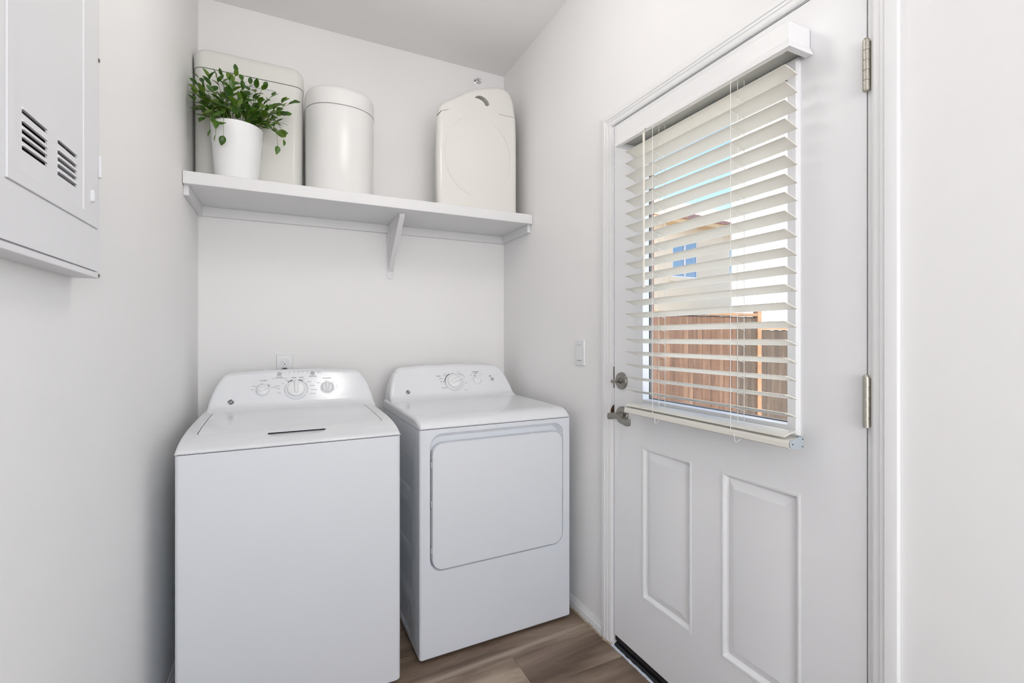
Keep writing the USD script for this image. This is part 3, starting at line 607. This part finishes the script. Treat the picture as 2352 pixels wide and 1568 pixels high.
# potted plant
pl = thing('potted_plant', (-1.3635, -.2855, SZ1), label='small leafy green plant in a glossy white pot on the shelf', category='plant')
prof = [(0, 0), (.078, 0), (.0805, .003), (.0805, .006)] + [(.0805 + .0155 * t, .006 + .214 * t) for t in np.linspace(.05, 1, 12)] + [(.0975, .224), (.0978, .2265), (.0965, .228), (.0945, .2265), (.093, .20), (.0925, .19), (0, .19)]
obj('pot', lathe(prof, n=72), MAT['ceramic'], pl)
obj('potting_soil', lathe([(0, .19), (.0925, .19), (.0925, .200), (.05, .206), (0, .208)], n=32), MAT['soil'], pl)
TIPS = [(-1.522,-0.295,2.193),(-1.520,-0.285,2.231),(-1.512,-0.265,2.269),(-1.499,-0.285,2.288),(-1.463,-0.305,2.290),(-1.439,-0.265,2.312),(-1.417,-0.255,2.330),(-1.366,-0.295,2.338),(-1.347,-0.245,2.331),(-1.312,-0.315,2.292),(-1.291,-0.255,2.320),(-1.263,-0.285,2.303),(-1.229,-0.255,2.290),(-1.180,-0.285,2.262),(-1.150,-0.315,2.247),(-1.186,-0.285,2.203),(-1.213,-0.245,2.215),(-1.195,-0.315,2.151),(-1.205,-0.335,2.107),(-1.185,-0.355,2.064),(-1.208,-0.365,2.030),(-1.396,-0.385,2.022),(-1.427,-0.383,2.031),(-1.448,-0.375,2.049),(-1.510,-0.265,2.171),(-1.480,-0.325,2.147),(-1.424,-0.355,2.172),(-1.406,-0.235,2.276),(-1.324,-0.365,2.206),(-1.274,-0.335,2.213),(-1.248,-0.285,2.213),(-1.373,-0.335,2.245),(-1.308,-0.375,2.161),(-1.353,-0.385,2.173),(-1.470,-0.345,2.105),(-1.254,-0.345,2.122),(-1.505,-0.235,2.248),(-1.224,-0.235,2.259),(-1.385,-0.30,2.30),(-1.335,-0.35,2.25),(-1.44,-0.33,2.22),(-1.29,-0.38,2.15)]
def leaf_mesh(L, W, fold, curl):
    us = np.linspace(0, 1, 7); v, f = [], []
    for u in us:
        wd_ = W / 2 * (math.sin(math.pi * min(1, u * .97 + .015) ** .85) ** .8); zc = -curl * L * u * u
        v += [(-wd_, L * u, zc + fold * wd_), (0, L * u, zc), (wd_, L * u, zc + fold * wd_)]
    for i in range(6):
        for k in range(2):
            a = i * 3 + k; f += [(a, a + 1, a + 4), (a, a + 4, a + 3)]
    return np.array(v), np.array(f)
base0 = np.array([-1.3635, -.2855, SZ1])
nl = 0
XMIN = XL + .008
for ti, T in enumerate(TIPS):
    T = np.array(T) - base0; ang = math.atan2(T[1], T[0]) + random.uniform(-.3, .3); rr = random.uniform(.012, .06)
    B = np.array([rr * math.cos(ang), rr * math.sin(ang), .203]); drop = T[2] < .225
    M = B * .45 + T * .55 + np.array([0, 0, .085 if drop else .035])
    q = np.linspace(0, 1, 13)[:, None]; C = (1 - q) ** 2 * B + 2 * q * (1 - q) * M + q * q * T
    if drop:            # trailing stems go over the rim of the pot and hang outside it
        rt = math.hypot(T[0], T[1]); d2 = T[:2] / rt; T[:2] = d2 * max(rt, .117); rt = max(rt, .117); B = np.array([d2[0] * .04, d2[1] * .04, .203])
        M1, M2 = np.array([*(d2 * .060), .325]), np.array([*(d2 * (rt * .72 + .045)), .300])
        C = (1 - q) ** 3 * B + 3 * q * (1 - q) ** 2 * M1 + 3 * q * q * (1 - q) * M2 + q ** 3 * T
    obj('stem', tube(C, np.linspace(.0015, .0007, 13), 5), MAT['stem_green'], pl)
    nleaf = 7 if not drop else 6
    for k in range(nleaf):
        if nl >= 298: break
        s = .30 + .70 * k / (nleaf - 1) + random.uniform(-.03, .03); s = min(1, s); i = min(11, int(s * 12)); p = C[i] + (C[i + 1] - C[i]) * (s * 12 - i); tg = C[i + 1] - C[i]; tg /= np.linalg.norm(tg)
        side_ = 1 if k % 2 else -1; rv = np.array([random.uniform(-.25, .25), random.uniform(-.5, .2), random.uniform(.3, 1)]); sv = np.cross(tg, rv); sv /= np.linalg.norm(sv)
        d = tg * (.75 if k < nleaf - 1 else 3) + sv * side_ * random.uniform(.6, 1.0) + np.array([0, random.uniform(-.2, .15), random.uniform(-.15, .35)]); d /= np.linalg.norm(d)
        nrm = np.array([random.uniform(-.5, .5), random.uniform(-1.0, .1), random.uniform(.3, 1.0)]); x = np.cross(d, nrm); x /= np.linalg.norm(x); z = np.cross(x, d)
        L = random.uniform(.031, .046) * (.85 if k == nleaf - 1 else 1); W = L * random.uniform(.54, .70)
        v, f = leaf_mesh(L, W, random.uniform(.1, .5), random.uniform(-.1, .3)); v = v @ np.array([x, d, z]) + p
        if (v[:, 0] + base0[0]).min() < XMIN: v[:, 0] += XMIN - (v[:, 0] + base0[0]).min()
        if (v[:, 1]).max() > .096: v[:, 1] -= v[:, 1].max() - .096
        low = (v[:, 2] < .237) & (np.hypot(v[:, 0], v[:, 1]) < .105)
        if low.any() and np.hypot(p[0], p[1]) < .098: v[:, 2] += .239 - v[low, 2].min()
        inside = (np.hypot(v[:, 0], v[:, 1]) < .1015) & (v[:, 2] < .232)
        if inside.any() and v[:, 2].min() < .20 and np.hypot(v[:, 0], v[:, 1]).min() < .1015: 
            push = .1025 - np.hypot(v[:, 0], v[:, 1]).min(); cdir = v[:, :2].mean(0) / max(1e-6, np.linalg.norm(v[:, :2].mean(0))); v[:, :2] += cdir * max(0, push)
        obj('leaf', (v, f), MAT[random.choices(['leaf_deep', 'leaf_mid', 'leaf_fresh'], [4, 5, 3])[0]], pl, smooth=True); nl += 1

# ------------------------------------------------------------------ washer and dryer
A30 = math.radians(30)
def face_frame(uc, y0, z0):
    ex = np.array([1.0, 0, 0]); ey = np.array([0, math.sin(A30), math.cos(A30)]); ez = np.array([0, -math.cos(A30), math.sin(A30)])
    def place(mesh, u, s, rot=0, lift_=0):
        t = tm(mesh).copy()
        if rot: t.apply_transform(trimesh.transformations.rotation_matrix(math.radians(rot), (0, 0, 1)))
        return frame_map(t, np.array([uc + u, y0, z0]) + ey * s + ez * lift_, ex, ey, ez)
    return place
def console_outline(ws, zc, zb):
    """ws: (half width, z) going up the side, then a rounded corner into a slightly crowned top of height zc."""
    ws = list(ws); top_w, top_z = ws[-1]
    R = [(w_, z) for w_, z in ws]
    cr = [(top_w - .052 * (1 - math.cos(a)), top_z + (zc - .008 - top_z) * math.sin(a)) for a in np.radians(np.linspace(0, 90, 10)[1:])]
    R += cr; w1 = cr[-1][0]
    R += [(w1 * t, zc - .008 * t * t) for t in np.linspace(.9, 0, 8)]
    R = np.array(R); Lh = R[::-1][1:] * (-1, 1)
    return resample(np.vstack([R, Lh]), 170)
def knob(place, u, s, r_ring, r_knob, h, bw, rot, parent, bar):
    kb = obj('knob', place(lathe([(0, .001), (r_knob + .002, .001), (r_knob + .002, .003), (r_knob, .005), (r_knob - .002, h - .003), (r_knob - .006, h), (r_knob - .011, h + .0012), (0, h + .002)], n=48), u, s), MAT['knob_plastic'], parent)
    g = hull(np.vstack([sphere_pts(12) * (bw / 2, bw / 2, .004) + (0, r_knob - bw * .55, h + bar), sphere_pts(12) * (bw / 2, bw / 2, .004) + (0, -r_knob * .42, h + bar * .6),
                        sphere_pts(12) * (bw / 2 + .003, bw / 2 + .002, .002) + (0, r_knob - bw * .6, h - .002), sphere_pts(12) * (bw / 2 + .004, bw / 2 + .004, .002) + (0, -r_knob * .45, h - .002)]))
    obj('knob_grip', place(g, u, s, rot), MAT['knob_plastic'], kb)
    return kb
def emblem(place, u, s, parent, R=.0118):
    e = obj('emblem', place(lathe([(0, 0), (R, 0), (R, .0006), (0, .0008)], n=40), u, s, 0, .0004), MAT['logo_dark'], parent, label='round dark monogram emblem')
    m = [place(arc_band(R * .86, R * .95, a + 8, a + 74, .0003, 10), u, s, 0, .0009) for a in (0, 90, 180, 270)]
    m += [place(text('G', R * .85), u - R * .25, s, 0, .0009), place(text('E', R * .85), u + R * .28, s, 0, .0009)]
    m += [place(arc_band(R * .28, R * .36, 100, 330, .0003, 12), u - R * .38, s - R * .28, 0, .0009), place(arc_band(R * .28, R * .36, -80, 150, .0003, 12), u + R * .42, s + R * .28, 0, .0009)]
    obj('monogram', m, MAT['logo_light'], e)
def cabinet(hw, d, zt, r=.012):
    s = []
    for z, ins in ((.014, .004), (.019, .0), (zt, 0)):
        s.append(lift(rrect(-hw + ins, hw - ins, ins, d - ins, r, 8), 'z', z))
    return hull(np.vstack(s))
def top_hull(prof, hw, back, r=.010):
    """Convex top cover: prof is the (y, z) front profile of the surface; its ends are rounded over r."""
    pts = []
    full = list(prof) + [(back, prof[-1][1]), (back, prof[0][1])]
    for a in np.radians(np.linspace(0, 90, 7)):
        k = r * (1 - math.cos(a)); x = hw - r + r * math.sin(a) if a < 1.57 else hw
        kk = r * (1 - math.sqrt(max(0, 1 - math.sin(a) ** 2)))
        for y, z in full:
            zz = z if z <= prof[0][1] + 1e-6 else max(prof[0][1], z - kk); yy_ = min(back, y + kk * (.7 if y < .05 else 0)) if z > prof[0][1] + 1e-6 else y
            pts += [(x, yy_, zz), (-x, yy_, zz)]
    return hull(pts)

# ---- washer
WHW = .3305
wsh = thing('washing_machine', (-1.1403, -.895, 0), 1.0, label='white top-loading washing machine with three control knobs, left of the dryer', category='washing machine')
obj('cabinet', cabinet(WHW, .70, .8808), MAT['enamel_front'], wsh, smooth=40)
obj('top_gap', box(-WHW + .006, WHW - .006, .005, .69, .879, .8845), MAT['dark_gap'], wsh, label='dark strip painting the shadow gap under the top cover')  # dark box that colours in the shadow gap below the cover
wp = [(.000, .8830), (-.0015, .8870), (.0015, .8905), (.013, .8965), (.036, .9035), (.062, .909), (.10, .9145), (.146, .919), (.200, .922), (.254, .924), (.373, .926)]
tc = top_hull(wp, WHW + .001, .70, .009)
def wz(y): return np.interp(y, [p[0] for p in wp[3:]], [p[1] for p in wp[3:]])
LHW, LYF, LYB = .2915, .126, .560
lid_cut = hull(np.vstack([lift(rrect(-LHW + t, LHW + 0 - t, LYF, LYB + .02, .008, 4), 'z', z) for z, t in ((.95, 0), (.9085, 0))]))
def half_ell(a, b, y0, n=20): return [(a * math.cos(t), y0 - b * math.sin(t) ** .8) for t in np.linspace(0, np.pi, n)]
he = half_ell(.094, .056, .0905)
scoop = hull([(x, y, .960) for x, y in he] + [(x * .985, y, .9005 + max(0, y - .034) * .085) for x, y in he]) + box(-.0885, .0885, .0885, .1060, .9055, .9112)
tc = tc - lid_cut - scoop
obj('top_cover', tc, MAT['appliance_plastic'], wsh, smooth=35)
lid_zone = hull(np.vstack([lift(rrect(-LHW + .0028, LHW - .0028, LYF + .0012, LYB, .007, 4), 'z', z) for z in (.909, .96)])) 
lid_m = (top_hull([(p[0], p[1] + .0002) for p in wp], WHW, .70, .009) ^ lid_zone)
obj('lid', lid_m, MAT['appliance_plastic'], wsh, smooth=25)
obj('lid_hinge', [cbox(x - .004, x + .004, .552, .566, .919, .9262, .001) for x in (-LHW + .001, LHW - .001)], MAT['print_grey'], wsh)
obj('handle_shadow_gap', box(-.0884, .0884, .0990, .1050, .9057, .9110), MAT['dark_gap'], wsh, label='dark strip painting the shade in the lid handle slit')  # dark colour stands for the shade under the lid lip
UC = .014
zs_w = [(.3310, .900), (.3290, .935), (.3260, .960), (.3170, .990), (.3060, 1.020), (.2930, 1.045), (.2810, 1.060)]
wout = console_outline([(w_, z) for w_, z in zs_w], 1.0845, .90); wout[:, 0] += UC
def concave(y0, z0, lead):
    """Front of a control panel: a 30 degree slope that sweeps forward into the flat top at its foot."""
    zk = [z0 - .05, z0 - .004, z0 - .001, z0 + .004, z0 + .012, z0 + .024, z0 + .05, z0 + .20]
    t = math.tan(A30); yk = [y0 - lead, y0 - lead, y0 - lead * .62, y0 - lead * .34 + .004 * t, y0 - lead * .10 + .012 * t, y0 + .024 * t, y0 + .05 * t, y0 + .20 * t]
    return lambda x, z: float(np.interp(z, zk, yk))
yw = concave(.575, .9262, .045)
con = obj('control_panel', pillow(wout, yw, .705, .014), MAT['appliance_plastic'], wsh, smooth=45)
place = face_frame(UC, .575, .9252)
L1, L2, L3 = .0006, .0008, .0010
# bezels
def bezel(u, s, r): return place(lathe([(r - .0035, .0), (r, .0), (r, .0012), (r - .0008, .002), (r - .0035, .0012)], n=64), u, s)
obj('knob_bezel', place(lathe([(0, 0), (.0455, 0), (.0455, .001), (.042, .0035), (0, .0035)], n=64), 0, .0855), MAT['appliance_plastic'], con)
knob(place, 0, .0855, .0455, .0365, .018, .016, 0, con, .007)
knob(place, -.130, .086, .028, .0250, .015, .012, -62, con, .005)
knob(place, .1286, .0885, .0275, .0235, .015, .011, 0, con, .006)
for u in (-.130, .1286): obj('knob_bezel', place(lathe([(0, 0), (.0300, 0), (.0300, .0006), (.027, .002), (0, .002)], n=48), u, .087), MAT['appliance_plastic'], con)
for u in (-.0665, .0695): obj('push_button', place(lathe([(0, 0), (.0098, 0), (.0095, .002), (.008, .0028), (0, .0024)], n=28), u, .1625), MAT['button_grey'], con, label='round grey push button')
obj('dial_marks', [place(arc_band(.0462, .0482, a0, a1, .0004), 0, .0855, 0, L1) for a0, a1 in ((150, 205), (212, 322), (335, 358), (2, 42))] + [place(arc_band(.0288, .0300, a0, a1), u, s, 0, .0022) for u, s, a0, a1 in ((-.13, .087, 95, 150), (.1286, .087, 20, 62), (.1286, .087, 118, 150), (.1286, .087, -35, 12))], MAT['print_light'], con)
obj('dial_marks', [place(arc_band(.0458, .0490, a0, a1, .0004), 0, .0855, 0, L1) for a0, a1 in ((106, 124), (127, 133), (62, 76), (54, 60))] + [place(arc_band(.0278, .0312, 36, 44), -.13, .087, 0, .0022)], MAT['print_black'], con, label='black cycle marks round the main dial')
def words(items): return [place(text(t_, h, b), u, s, r, L2) for t_, u, s, h, b, r in items]
wl = [("Load Size", -.1285, .1335, .0044, True, 0), ("Medium", -.163, .1075, .0028, False, 0), ("Large", -.133, .1175, .0028, False, 0), ("Super", -.108, .113, .0028, False, 0), ("Small", -.170, .092, .0028, False, 0), ("Precise Fill", -.0895, .1005, .0028, False, 0),
      ("Whites", -.008, .1425, .0042, True, 0), ("Colors", .022, .1435, .0042, True, 0), ("Medium", -.036, .130, .0028, False, 0), ("Light", -.0535, .116, .0028, False, 0), ("Heavy", .030, .1345, .0028, False, 0), ("Deep Clean", -.0735, .106, .0026, False, 0), ("Normal", -.0715, .094, .0032, False, 0), ("Rinse", -.067, .0715, .0032, False, 0),
      ("Casuals", .055, .120, .003, False, 0), ("Delicates", .0665, .101, .003, False, 0), ("Speed Wash", .073, .080, .003, False, 0), ("Drain & Spin", .067, .062, .003, False, 0),
      ("Temperature", .128, .1355, .0044, True, 0), ("Tap Cold", .093, .113, .0028, False, 0), ("Cold", .122, .1225, .0028, False, 0), ("Cool", .1555, .113, .0028, False, 0), ("Warm", .1695, .096, .0028, False, 0), ("Hot", .1685, .085, .003, False, 0), ("Rinse", .158, .077, .0024, False, 0),
      ("Fill", -.026, .1705, .0026, False, 0), ("Soak", -.0075, .1705, .0026, False, 0), ("Wash", .0105, .1712, .0026, False, 0), ("Rinse", .0285, .172, .0026, False, 0), ("Spin", .0465, .1725, .0026, False, 0),
      ("Deep Rinse", -.0665, .1475, .0036, True, 0), ("Adds extra water to the rinse for larger loads", -.0665, .1415, .0020, False, 0), ("Start / Pause", .0695, .1485, .0034, True, 0), ("Hold 3 seconds to cancel", .0695, .1435, .0021, False, 0), ("No Spin", .094, .1685, .0026, False, 0), ("Hold to lock lid", .0975, .1625, .0022, False, 0)]
obj('printed_lettering', words(wl), MAT['print_grey'], con, smooth=False, kind='stuff')
obj('status_light', [place(lathe([(0, 0), (.0011, 0), (.0011, .0004), (0, .0006)], n=10), u, .1635, 0, L1) for u in (-.045, -.026, -.0075, .0105, .0285, .0465)], MAT['print_grey'], con)
emblem(place, -.2470, .040, con)

# ---- dryer
DHW = .3365
dry = thing('clothes_dryer', (-.3905, -.826, 0), 1.2, label='white front-loading dryer with a wide flat door, right of the washing machine', category='dryer')
cb = cabinet(DHW, .645, .8798, .010)
RX0, RX1, RZ0_, RZ1_ = -.2965, .2985, .338, .8625
cb = cb - hull(np.vstack([lift(rrect(RX0, RX1, RZ0_, RZ1_, .048, 10), 'y', -.01), lift(rrect(RX0, RX1, RZ0_, RZ1_, .048, 10), 'y', .003), lift(rrect(RX0 + .010, RX1 - .010, RZ0_ + .006, RZ1_ - .016, .042, 10), 'y', .026)]))
# side stampings on the left side and the seam between front and side panel
for z0, z1 in ((.612, .752), (.385, .540), (.202, .352), (.035, .160)):
    cb = cb - hull(np.vstack([lift(rrect(.108, .60, z0, z1, .04, 8), 'x', -DHW - .001), lift(rrect(.118, .59, z0 + .010, z1 - .010, .032, 8), 'x', -DHW + .0055)]))
cb = cb - box(-DHW - .01, -DHW + .0018, .052, .0532, 0, 1) - hull(np.vstack([lift(rrect(.16, .60, .570, .582, .005, 4), 'x', -DHW - .001), lift(rrect(.165, .595, .574, .578, .0018, 4), 'x', -DHW + .003)]))
ringp = Point(.235, .098).buffer(.062, 24).difference(Point(.235, .098).buffer(.060, 24))
cb = cb - man(prism(ringp, 'x', -DHW - .01, -DHW + .0072))
obj('cabinet', cb, MAT['enamel'], dry, smooth=35)
dd = hull(np.vstack([lift(rrect(RX0 + .0095, RX1 - .0035, RZ0_ + .0045, .8245, .044, 10), 'y', .020), lift(rrect(RX0 + .0095, RX1 - .0035, RZ0_ + .0045, .8245, .044, 10), 'y', .002),
                     lift(rrect(RX0 + .0115, RX1 - .0055, RZ0_ + .0065, .8220, .042, 10), 'y', -.0012)]))
obj('dryer_door', dd, MAT['enamel_front'], dry, smooth=35)
for z in (.745, .595, .42): obj('door_hinge', cbox(RX0 + .0045, RX0 + .0105, .003, .012, z - .012, z + .012, .001), MAT['button_grey'], dry)
obj('top_gap', box(-DHW + .006, DHW - .006, .005, .635, .878, .8835), MAT['dark_gap'], dry, label='dark strip painting the shadow gap under the top')  # same dark box, shadow gap of the dryer top as colour
dp = [(.000, .8820), (-.0015, .8860), (.003, .8915), (.010, .8985), (.021, .9075), (.037, .9145), (.058, .9185), (.091, .9205), (.227, .922), (.449, .9245)]
obj('worktop', top_hull(dp, DHW + .0015, .645, .016), MAT['appliance_plastic'], dry, smooth=35)
dout = console_outline([(.3300, .898), (.3290, .930), (.3260, .960), (.3190, .990), (.3080, 1.020), (.2960, 1.045), (.2850, 1.058)], 1.0875, .90)
dcon = obj('control_panel', pillow(dout, concave(.53, .9252, .055), .648, .016), MAT['appliance_plastic'], dry, smooth=45)
place = face_frame(.002, .53, .9252)
obj('knob_bezel', place(lathe([(0, 0), (.0455, 0), (.0455, .001), (.042, .0035), (0, .0035)], n=64), .002, .0865), MAT['appliance_plastic'], dcon)
knob(place, .002, .0865, .0455, .0355, .018, .016, -68, dcon, .007)
obj('knob_bezel', place(lathe([(0, 0), (.0280, 0), (.0280, .0006), (.025, .002), (0, .002)], n=48), .133, .092), MAT['appliance_plastic'], dcon)
knob(place, .133, .092, .026, .0225, .015, .011, 24, dcon, .006)
obj('push_button', place(lathe([(0, 0), (.0102, 0), (.0098, .002), (.008, .0028), (0, .0024)], n=28), .220, .0935), MAT['button_grey'], dcon, label='round grey start button')
obj('dial_marks', [place(arc_band(.0462, .0480, a0, a1), .002, .0865, 0, L1) for a0, a1 in ((186, 300), (302, 392), (66, 96))] + [place(lathe([(0, 0), (.0012, 0), (.0012, .0004), (0, .0005)], n=10), .002 + .055 * math.cos(math.radians(a)), .0865 + .055 * math.sin(math.radians(a)), 0, L1) for a in (192, 236, 254, 270, 286, 304, 330, 346, 2, 18)], MAT['print_light'], dcon)
obj('dial_marks', [place(arc_band(.0458, .0488, a0, a1), .002, .0865, 0, L1) for a0, a1 in ((106, 176), (180, 186))] + [place(arc_band(.0250, .0280, 112, 122), .133, .092, 0, .0022)], MAT['print_black'], dcon, label='black cycle arc round the dial')
def words(items): return [place(text(t_, h, b), u, s, r, L2) for t_, u, s, h, b, r in items]
dl = [("Cottons", -.075, .1225, .0042, True, 0), ("Easy Care", -.040, .1265, .0030, False, 0), ("More Dry", -.034, .1345, .0026, False, 0), ("Less Dry", -.064, .107, .0032, False, 0), ("Damp Dry", -.060, .091, .0032, False, 0), ("Wrinkle Care", -.054, .056, .0032, False, 0),
      ("Off", .001, .1365, .0030, False, 0), ("Timed Dry", .037, .1420, .0028, False, 0), ("Cool Down", .043, .1310, .0036, True, 0), ("Dewrinkle", .054, .1225, .0030, False, 0), ("Fluff", .063, .1140, .0030, False, 0), ("60 min", .0685, .077, .0032, False, 0), ("Auto Dry", .060, .0395, .0028, False, 0),
      ("Temperature", .130, .1395, .0044, True, 0), ("High", .104, .1225, .0032, False, 0), ("Medium", .131, .1300, .0032, False, 0), ("Low", .160, .1250, .0034, False, 0), ("Start", .212, .113, .0042, True, 0), ("Press", .208, .1075, .0022, False, 0)]
obj('printed_lettering', words(dl), MAT['print_grey'], dcon, smooth=False, kind='stuff')
emblem(place, -.2415, .0425, dcon, .0105)
for ob, hw, d in ((wsh, WHW, .70), (dry, DHW, .645)):
    for x in (-hw + .045, hw - .045):
        for y in (.045, d - .045):
            obj('levelling_foot', [lathe([(0, .0005), (.018, .0005), (.02, .004), (.016, .009), (.007, .011), (.007, .03), (0, .03)], (x, y, 0), 20)], MAT['black_plastic'], ob)

# ------------------------------------------------------------------ outside, seen through the door
obj('porch_roof', box(-6.0, .2, -9.5, YR - .13, 2.62, 2.75), MAT['fascia_tan'], kind='structure')     # unseen slab added to keep the sun out of the rear window
GZ = -.30
obj('ground', box(-25, 40, -30, 40, GZ - .2, GZ), MAT['dirt'], kind='structure')
obj('patio_slab', cbox(.16, 3.0, -7.0, 1.4, GZ - .1, -.06, .01), MAT['concrete'], kind='structure')  # unseen pale slab added to bounce sunlight up onto the slats
# plank fence across the yard
fx0, fx1, fy = 1.6, 6.20, 3.0
fc = thing('wooden_fence', (0, fy, GZ), label='tall reddish-brown wooden plank fence seen through the left of the blind', category='fence')
x = fx0
while x < fx1:
    wdt = .098 + random.uniform(-.004, .004); top = 1.885 + random.uniform(-.004, .004); dy = random.uniform(-.004, .004)
    obj('picket', cbox(x + .001, x + wdt - .001, dy, dy + .018, 0, top, .0015), MAT['fence_wood'] if x < 5.62 else MAT['fence_wood_shaded'], fc, smooth=False); x += wdt  # greyer pickets towards the right paint shadow into the wood
obj('top_rail', cbox(fx0, fx1 + .02, -.045, .045, 1.895, 1.945, .004), MAT['fence_rail_wood'], fc, label='cap rail with sunlight put into its orange colour')
obj('rail', cbox(fx0, fx1, .018, .058, 1.50, 1.59, .003), MAT['fence_wood'], fc); obj('rail', cbox(fx0, fx1, .018, .058, .25, .34, .003), MAT['fence_wood'], fc)
obj('post', cbox(fx1 + .022, fx1 + .125, -.03, .07, 0, 2.08, .005), MAT['fence_rail_wood'], fc); obj('post', cbox(fx0 - .11, fx0 - .01, -.03, .07, 0, 2.05, .005), MAT['fence_rail_wood'], fc)
f2 = thing('low_wooden_fence', (0, fy + .06, GZ), label='lower plank fence in shade-toned grey-brown right of the tall fence post', category='fence')
x = fx1 + .14
while x < 10.5:
    wdt = .110 + random.uniform(-.004, .004)
    obj('picket', cbox(x + .001, x + wdt - .001, 0, .018, 0, 1.66 + random.uniform(-.006, .006), .002), MAT['fence_wood_shaded'], f2, smooth=False); x += wdt
obj('top_rail', cbox(fx1 + .14, 10.5, -.03, .045, 1.668, 1.71, .004), MAT['fence_rail_wood'], f2, label='orange cap rail')
obj('post', cbox(10.5, 10.6, -.03, .07, 0, 1.85, .005), MAT['fence_rail_wood'], f2)
# beige house behind
hs = thing('beige_house', (0, 10.6, GZ), label='two-storey beige stucco house with clay tile roof beyond the fence', category='house')
HX0, HX1, HE = 3.0, 17.5, 5.72
hw_ = man(box(HX0, HX1, 0, 9, 0, HE))
WINS = [(11.72, 13.02, 3.78, 5.22), (14.72, 15.72, 3.95, 5.18)]
for a, b, c, d in WINS: hw_ = hw_ - box(a, b, -.1, .10, c, d)
obj('wall', hw_, MAT['stucco_beige'], hs, smooth=False)
for a, b, c, d in WINS:
    mid = a + (b - a) * .5
    fr = box(a, b, .02, .08, c, d) - box(a + .05, mid - .03, 0, .2, c + .05, d - .05) - box(mid + .03, b - .05, 0, .2, c + .05, d - .05)
    wn = obj('window', fr, MAT['vinyl_white'], hs, smooth=False)
    obj('pane', [box(a + .04, b - .04, .05, .06, c + .04, d - .04)], MAT['far_glass'], wn, smooth=False)
    obj('window_sill', cbox(a - .15, b + .15, -.06, .02, c - .16, c - .02, .01), MAT['stucco_beige'], wn)
obj('eave', box(HX0 - .4, HX1 + .4, -.45, .1, HE - .02, HE + .14), MAT['fascia_tan'], hs)
roof = []
for k in range(74):
    xx_ = HX0 - .4 + k * .205
    a = np.linspace(0, np.pi, 6); ring = np.stack([xx_ + .1 + .1 * np.cos(a), np.zeros(6), .07 * np.sin(a)], 1)
    lo, hi = ring + (0, -.5, HE + .13), ring + (0, 4.0, HE + 2.35); roof.append(tm(hull(np.vstack([lo, hi]))))
obj('roof', roof + [tm(hull([(HX0 - .4, -.45, HE + .10), (HX1 + .4, -.45, HE + .10), (HX0 - .4, 4.0, HE + 2.33), (HX1 + .4, 4.0, HE + 2.33), (HX0 - .4, 9, HE + .1), (HX1 + .4, 9, HE + .1)]))], MAT['roof_clay'], hs)
# white building behind the fence, on the right, turned so that its front faces the door
wb = thing('white_building', (9.01, 5.8, GZ), -53, label='bright white stucco building filling the right of the door glass', category='building')
obj('wall', [cbox(0, 6.0, 0, 5.0, 0, 8.0, .02)], MAT['stucco_white'], wb, smooth=False)
obj('parapet_cap', cbox(0, 6.06, -.06, 5.06, 8.0, 8.15, .02), MAT['stucco_white'], wb)
